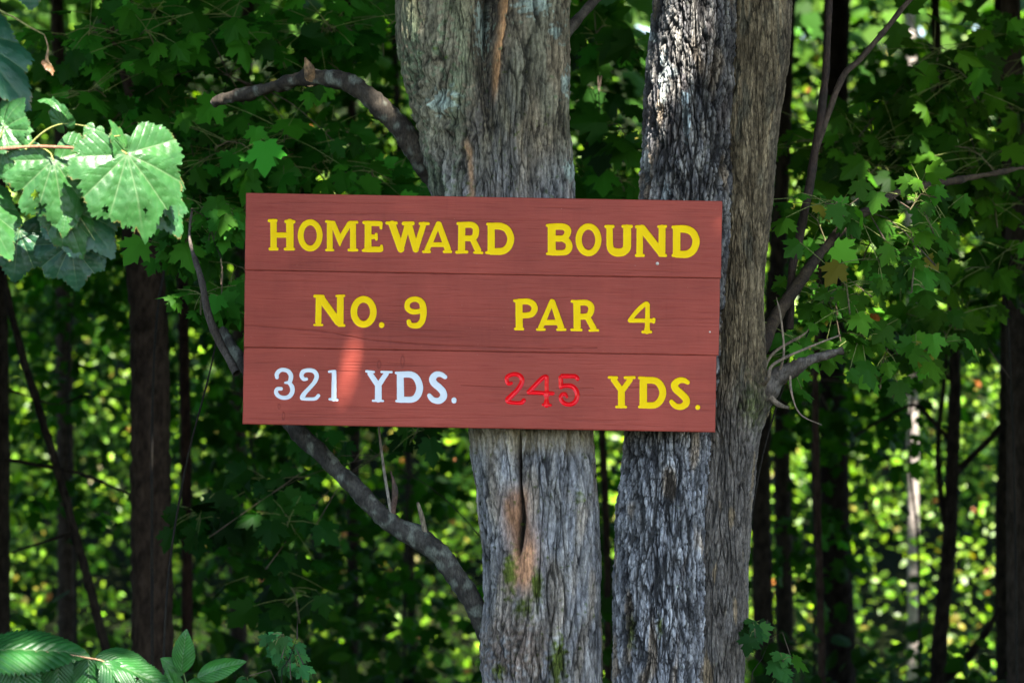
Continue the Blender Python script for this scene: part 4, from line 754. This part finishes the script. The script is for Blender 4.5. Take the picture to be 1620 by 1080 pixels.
# ---------------------------------------------------------------- broad foreground leaves
def big_leaf(base, tip, facing, width=1.0, kind='linden', seed=0, droop=.26, cup=.16, holes=(), tint=(.032, .115, .026), fold=0.3, torn=0.0):
    "one serrated, veined leaf; base and tip are world points, facing the approximate normal"
    rng = np.random.default_rng(seed); base = np.array(base); tip = np.array(tip); Lh = np.linalg.norm(tip-base)
    if kind == 'linden': nth, nr, pmax = 300, 34, R_(158)
    else: nth, nr, pmax = 260, 110, R_(179.9)
    ph = np.linspace(-pmax, pmax, nth); a = np.abs(ph)
    if kind == 'linden':
        r = np.interp(np.degrees(a), [0, 8, 20, 30, 41, 52, 64, 82, 98, 120, 140, 158], [1.0, .90, .75, .74, .82, .74, .66, .71, .66, .56, .45, .12]); r = smoothrow(r, 5)
        r[nth//2-3:nth//2+3] *= 1.01
        r = r*(1+.05*perlin(ph*2.3, seed*1.3, 0, 6)); ser = (ph*11+.6*np.sin(ph*7)) % 1.0; r = r*(1-.065*np.abs(1-ser)**1.0+.012*np.sin(ph*97))
        r = r*(1-torn*sstep(.25, .5, perlin(ph*4, seed*2.7, 3, 9)))
        veins = [0, .50, -.47, 1.02, -.98, 1.75, -1.7]
        cx = np.outer(np.linspace(0, 1, nr), np.sin(ph)*r)*width; cy = np.outer(np.linspace(0, 1, nr), np.cos(ph)*r)
        R = np.outer(np.linspace(0, 1, nr), np.ones(nth)); PH = np.broadcast_to(ph, R.shape); RA = np.hypot(cx/width, cy)
        h = np.zeros(R.shape); vn = np.zeros(R.shape)
        dm = np.min([np.abs(PH-v) for v in veins], 0)*RA
        vn = np.exp(-(dm/(.004+.006*(1-RA)))**2); h += .040*np.minimum(dm/.14, 1)**.7*sstep(0, .2, RA)
        vv = np.array(sorted(veins)); near = vv[np.argmin(np.abs(PH[..., None]-vv), -1)]
        da = PH-near; sv = np.abs(((RA*np.cos(da)-np.abs(RA*np.sin(da))*.9)*9) % 1-.5)*2
        vn2 = np.exp(-((1-sv)/.10)**2)*(dm > .012); h -= .007*vn2; h += .006*np.abs(np.sin(RA*26+2*da))
    else:       # pointed oval leaf, pinnate veins
        wmax = width; s = np.linspace(0, 1, nr); tt = np.linspace(-1, 1, nth//4+1)
        hw = wmax*.5*(np.sin(math.pi*np.clip(s, 0, 1)**.8))**.75*(1-.25*s); hw[-1] = 0; hw[0] = .004
        S, T = np.meshgrid(s, tt, indexing='ij'); HW = np.repeat(hw[:, None], len(tt), 1)
        ser = 1+(.16 if kind == 'elm' else 0.0)*np.abs(T)**6*(((S*24) % 1)-.6)
        cx = T*HW*ser; cy = S+.10*np.abs(T)*HW; RA = S
        dm = np.abs(cx); vn = np.exp(-(dm/.008)**2); sv = np.abs(((S-np.abs(cx)*1.1)*11) % 1-.5)*2; vn2 = np.exp(-((1-sv)/.12)**2)*(dm > .01); h = .013*np.abs(np.sin(math.pi*(S-np.abs(cx)*1.1)*11))**.6+.03*np.minimum(dm/.08, 1); R = S
    h = h-droop*cy**2-cup*cx**2-fold*np.abs(cx)*.5+.03*perlin(cx*3, cy*3, seed, 12)
    yv = (tip-base)/Lh; f = np.array(facing, float); f -= yv*(f@yv); f /= np.linalg.norm(f); xv = np.cross(yv, f)
    P = base+(cx[..., None]*xv+cy[..., None]*yv+h[..., None]*f)*Lh
    P = P+yv*droop*0
    n, m = cx.shape; idx = np.arange(n*m).reshape(n, m); q = np.stack([idx[:-1, :-1], idx[:-1, 1:], idx[1:, 1:], idx[1:, :-1]], -1).reshape(-1, 4)
    if holes:
        qc = np.stack([cx, cy], -1).reshape(-1, 2)[q].mean(1); k = np.ones(len(q), bool)
        for hx, hy, hr in holes:
            e = hr*(1+.35*np.sin(5*np.arctan2(qc[:, 1]-hy, qc[:, 0]-hx)+hx*9)); k &= np.hypot(qc[:, 0]-hx, qc[:, 1]-hy) > e
        q = q[k]
    c = np.broadcast_to(np.array(tint), cx.shape+(3,))*(1+.35*perlin(cx*5, cy*5, seed, 14)+.12*perlin(cx*22, cy*22, seed, 15))[..., None]
    c = mix(c, [.13, .20, .09], np.clip(vn*.75+vn2*.2, 0, 1)); edge = sstep(.965, 1, R)*sstep(.1, .4, perlin(cx*6, cy*6, seed, 16)) if kind == 'linden' else 0*R
    c = mix(c, [.22, .12, .04], edge*.8)
    return P.reshape(-1, 3), q, c.reshape(-1, 3)
def put_leaf(parent, bpx, tpx, Y, facing=(.15, -.75, .62), dYtip=-.02, mat=None, **kw):
    b = W(bpx[0], bpx[1], Y); t = W(tpx[0], tpx[1], Y+dYtip); P, q, c = big_leaf(b, t, facing, **kw)
    return adopt(new_mesh('leaf', P, q, mat or M_LIND, None, c), parent)
FY = -1.1
lin = thing('linden_tree', 'linden branch with broad toothed sunlit leaves hanging in from the upper left', 'tree', (-2.6, -1.0, 0))
adopt(limb('trunk', tube([(-2.6, -1.0, -.1), (-2.6, -1.0, 1), (-2.55, -1.0, 2.2), (-2.6, -.9, 4)], [.13, .11, .09, .07], 20, .04, .01, 41, (.16, .15, .13), (.09, .08, .07)), M_BARK2, None), lin)
Br = [tube([(-2.6, -1.0, 2.1)]+wp([(-400, 220, FY), (-120, 238, FY), (-20, 237, FY), (55, 232, FY), (130, 234, FY), (168, 229, FY)]), [.02, .012, .006, .004, .0034, .003, .0025], 10, .01, .0008, 42, (.26, .13, .07), (.20, .09, .055)),
      tube([(-2.58, -1.0, 2.6)]+wp([(-400, -60, FY), (-60, 0, FY), (10, 22, FY), (45, 42, FY), (70, 55, FY)]), [.02, .010, .004, .0025, .002, .0015], 8, .01, .0006, 43, (.24, .24, .08), (.2, .16, .07)),
      tube(wp([(70, 55, FY), (76, 75, FY), (74, 95, FY), (82, 104, FY)]), [.0016, .002, .004, .001], 6, .005, .001, 44, (.28, .19, .1), (.2, .12, .06)),
      tube(wp([(40, 236, FY), (70, 208, FY), (100, 196, FY), (140, 200, FY)]), [.0022, .002, .0015, .001], 6, .01, .0004, 45, (.22, .24, .07), (.2, .2, .07)),
      tube(wp([(140, 232, FY), (165, 218, FY), (190, 215, FY)]), [.0018, .0016, .0014], 6, .01, .0003, 46, (.3, .24, .08), (.25, .2, .07)),
      tube(wp([(145, 231, FY), (175, 229, FY), (201, 244, FY)]), [.002, .002, .0018], 6, .01, .0003, 47, (.34, .26, .08), (.28, .2, .07)),
      tube(wp([(60, 232, FY), (78, 240, FY), (84, 253, FY)]), [.002, .0016, .0016], 6, .01, .0003, 48, (.26, .28, .08), (.2, .2, .07)),
      tube(wp([(-20, 237, FY), (0, 218, FY), (5, 200, FY)]), [.002, .0016, .0016], 6, .01, .0003, 49, (.26, .28, .08), (.2, .2, .07)),
      tube(wp([(100, 318, FY+.05), (118, 332, FY+.05), (150, 380, FY+.05)]), [.0016, .0016, .001], 6, .01, .0003, 50, (.26, .3, .12), (.2, .24, .1)),
      tube(wp([(88, 236, FY+.06), (98, 290, FY+.06), (104, 330, FY+.06)]), [.0016, .0016, .0016], 6, .01, .0003, 51, (.2, .25, .08), (.2, .2, .07))]
adopt(limb('branch', Br, M_TWIG, None), lin)
up = (.15, -.72, .68)
put_leaf(lin, (201, 244), (238, 384), FY, up, seed=1, width=.98, holes=((.36, .52, .035), (-.06, .63, .022), (.16, .8, .05), (-.10, .95, .03)), torn=.15)
put_leaf(lin, (84, 253), (108, 372), FY+.01, (.1, -.8, .6), seed=2, width=.95, holes=((.30, .40, .05), (.26, .58, .06)), torn=.2)
put_leaf(lin, (4, 200), (48, 232), FY+.02, (.1, -.8, .6), seed=3, width=1.1)
put_leaf(lin, (2, 205), (30, 150), FY+.03, (0, -.7, .7), seed=13, width=1.1)
put_leaf(lin, (8, 226), (18, 303), FY+.02, (-.2, -.75, .6), seed=4, width=.8)
put_leaf(lin, (-40, 320), (28, 404), FY, (.2, -.8, .6), seed=5, width=.9)
put_leaf(lin, (-60, 55), (62, 160), FY+.05, (.1, -.55, .45), seed=6, width=.8, tint=(.02, .09, .045))
put_leaf(lin, (40, -50), (52, 14), FY, (.1, -.6, .6), seed=7, width=1.2, tint=(.02, .09, .045))
put_leaf(lin, (100, 196), (76, 160), FY, (-.5, -.6, .5), seed=8, width=.7, droop=.5)
put_leaf(lin, (75, 158), (112, 166), FY, (0, -.3, .9), seed=9, width=.5, droop=.7)
put_leaf(lin, (112, 385), (122, 460), FY+.12, (0, -.85, .4), seed=10, width=1.15, tint=(.018, .08, .035))
put_leaf(lin, (30, 365), (18, 448), FY+.14, (0, -.85, .4), seed=11, width=1.05, tint=(.018, .08, .035))
put_leaf(lin, (196, 236), (182, 186), FY+.02, (.3, -.4, .8), seed=12, width=.8)
put_leaf(lin, (150, 205), (140, 232), FY+.04, (.3, -.6, .6), seed=14, width=.8)
put_leaf(lin, (120, 330), (187, 400), FY+.08, (.2, -.75, .45), seed=15, width=1.0, tint=(.03, .10, .05))
put_leaf(lin, (98, 325), (132, 408), FY+.05, (-.1, -.75, .6), seed=16, width=.7)
put_leaf(lin, (225, 235), (298, 345), FY+.10, (.5, -.5, .5), seed=17, width=.8, tint=(.03, .10, .03))
put_leaf(lin, (240, 300), (294, 372), FY+.12, (.2, -.6, .5), seed=18, width=.8, tint=(.03, .11, .03))
put_leaf(lin, (104, 330), (100, 375), FY+.02, (.2, -.7, .6), seed=19, width=.8)
put_leaf(lin, (76, 100), (86, 116), FY, (.6, -.6, .2), seed=20, width=.6, tint=(.22, .11, .05), cup=.8)

EY = -.9
elm = thing('elm_sapling', 'sapling with big rough toothed leaves in the bottom left corner', 'sapling', (-1.45, EY, 0))
adopt(limb('stem', [tube([(-1.45, EY, -.05), (-1.43, EY, .4), (-1.40, EY, .78)]+wp([(-60, 1045, EY), (60, 1032, EY), (150, 1042, EY), (170, 1050, EY)]), [.009, .007, .005, .004, .003, .0022, .0015], 8, .01, .0006, 52, (.30, .18, .1), (.2, .12, .07))], M_TWIG, None), elm)
ET = (.018, .095, .018)
for i, (b_, t_2, dy, f_, w_, h_) in enumerate([((-45, 1034), (132, 1004), 0, (.0, -.5, .8), .72, ()), ((150, 1042), (240, 1046), .04, (.1, -.6, .7), .85, ((.1, .6, .05),)), ((163, 1047), (222, 1112), -.02, (.2, -.6, .7), .85, ()),
        ((172, 1050), (282, 1078), 0, (0, -.5, .8), .7, ((0.1, .45, .035),)), ((90, 1035), (95, 1112), .02, (.1, -.8, .5), .85, ((.1, .3, .03),)), ((20, 1035), (42, 1126), -.02, (-.1, -.7, .6), .85, ((-.12, .35, .05),)), ((-10, 1040), (-20, 1120), 0, (-.1, -.7, .6), .9, ()),
        ((120, 1038), (60, 1075), .05, (-.1, -.6, .6), .8, ()), ((60, 1032), (150, 1058), .06, (.1, -.6, .6), .8, ()), ((140, 1040), (140, 1120), .03, (.1, -.7, .5), .8, ())]):
    put_leaf(elm, b_, t_2, EY+dy, f_, kind='elm', seed=31+i, width=w_, tint=ET, holes=h_)
SY = -.7
dog = thing('dogwood_seedling', 'seedling with smooth pointed bright green leaves near the bottom left', 'seedling', (W(300, 0, SY)[0], SY, 0))
x0 = W(300, 0, SY)[0]
adopt(limb('stem', [tube([(x0, SY, -.03), (x0, SY, .4)]+wp([(300, 1120, SY), (295, 1085, SY), (290, 1062, SY)]), [.004, .0035, .0028, .002, .0015], 8, .02, .0003, 55, (.12, .2, .05), (.1, .16, .05))], M_TWIG, None), dog)
GT = (.035, .16, .018)
put_leaf(dog, (287, 1064), (293, 996), SY, (-.2, -.85, .3), kind='oval', seed=41, width=.62, tint=GT, droop=.1)
put_leaf(dog, (313, 1072), (381, 1038), SY-.01, (.15, -.7, .6), kind='oval', seed=42, width=.55, tint=GT)
put_leaf(dog, (290, 1066), (258, 1040), SY+.02, (-.2, -.7, .5), kind='oval', seed=43, width=.8, tint=GT)
put_leaf(dog, (296, 1080), (350, 1085), SY+.01, (.1, -.6, .6), kind='oval', seed=44, width=.7, tint=GT)
put_leaf(dog, (285, 1100), (262, 1060), SY+.01, (-.3, -.6, .5), kind='oval', seed=45, width=.7, tint=GT)
sapling('small maple seedling with tiny scalloped leaves right of the smooth leaved seedling', [(440, 1100), (452, 1055), (470, 1010)], .003, [(470, 1010, 26, 18, 12), (480, 1050, 22, 14, 7), (460, 1075, 26, 10, 7), (395, 1068, 18, 10, 5), (445, 1040, 12, 10, 3)], 501, -.3, None, (.03, .13, .04), .045, 'maple_seedling', 'seedling', orange=.0)
sapling('maple seedling at the foot of the right trunk near the bottom edge', [(1190, 1110), (1200, 1060), (1215, 1010)], .004, [(1210, 1005, 22, 14, 8), (1250, 1035, 30, 12, 9), (1195, 1020, 14, 18, 4)], 502, .2, None, (.03, .12, .03), .055, 'maple_seedling', 'seedling', orange=.0)
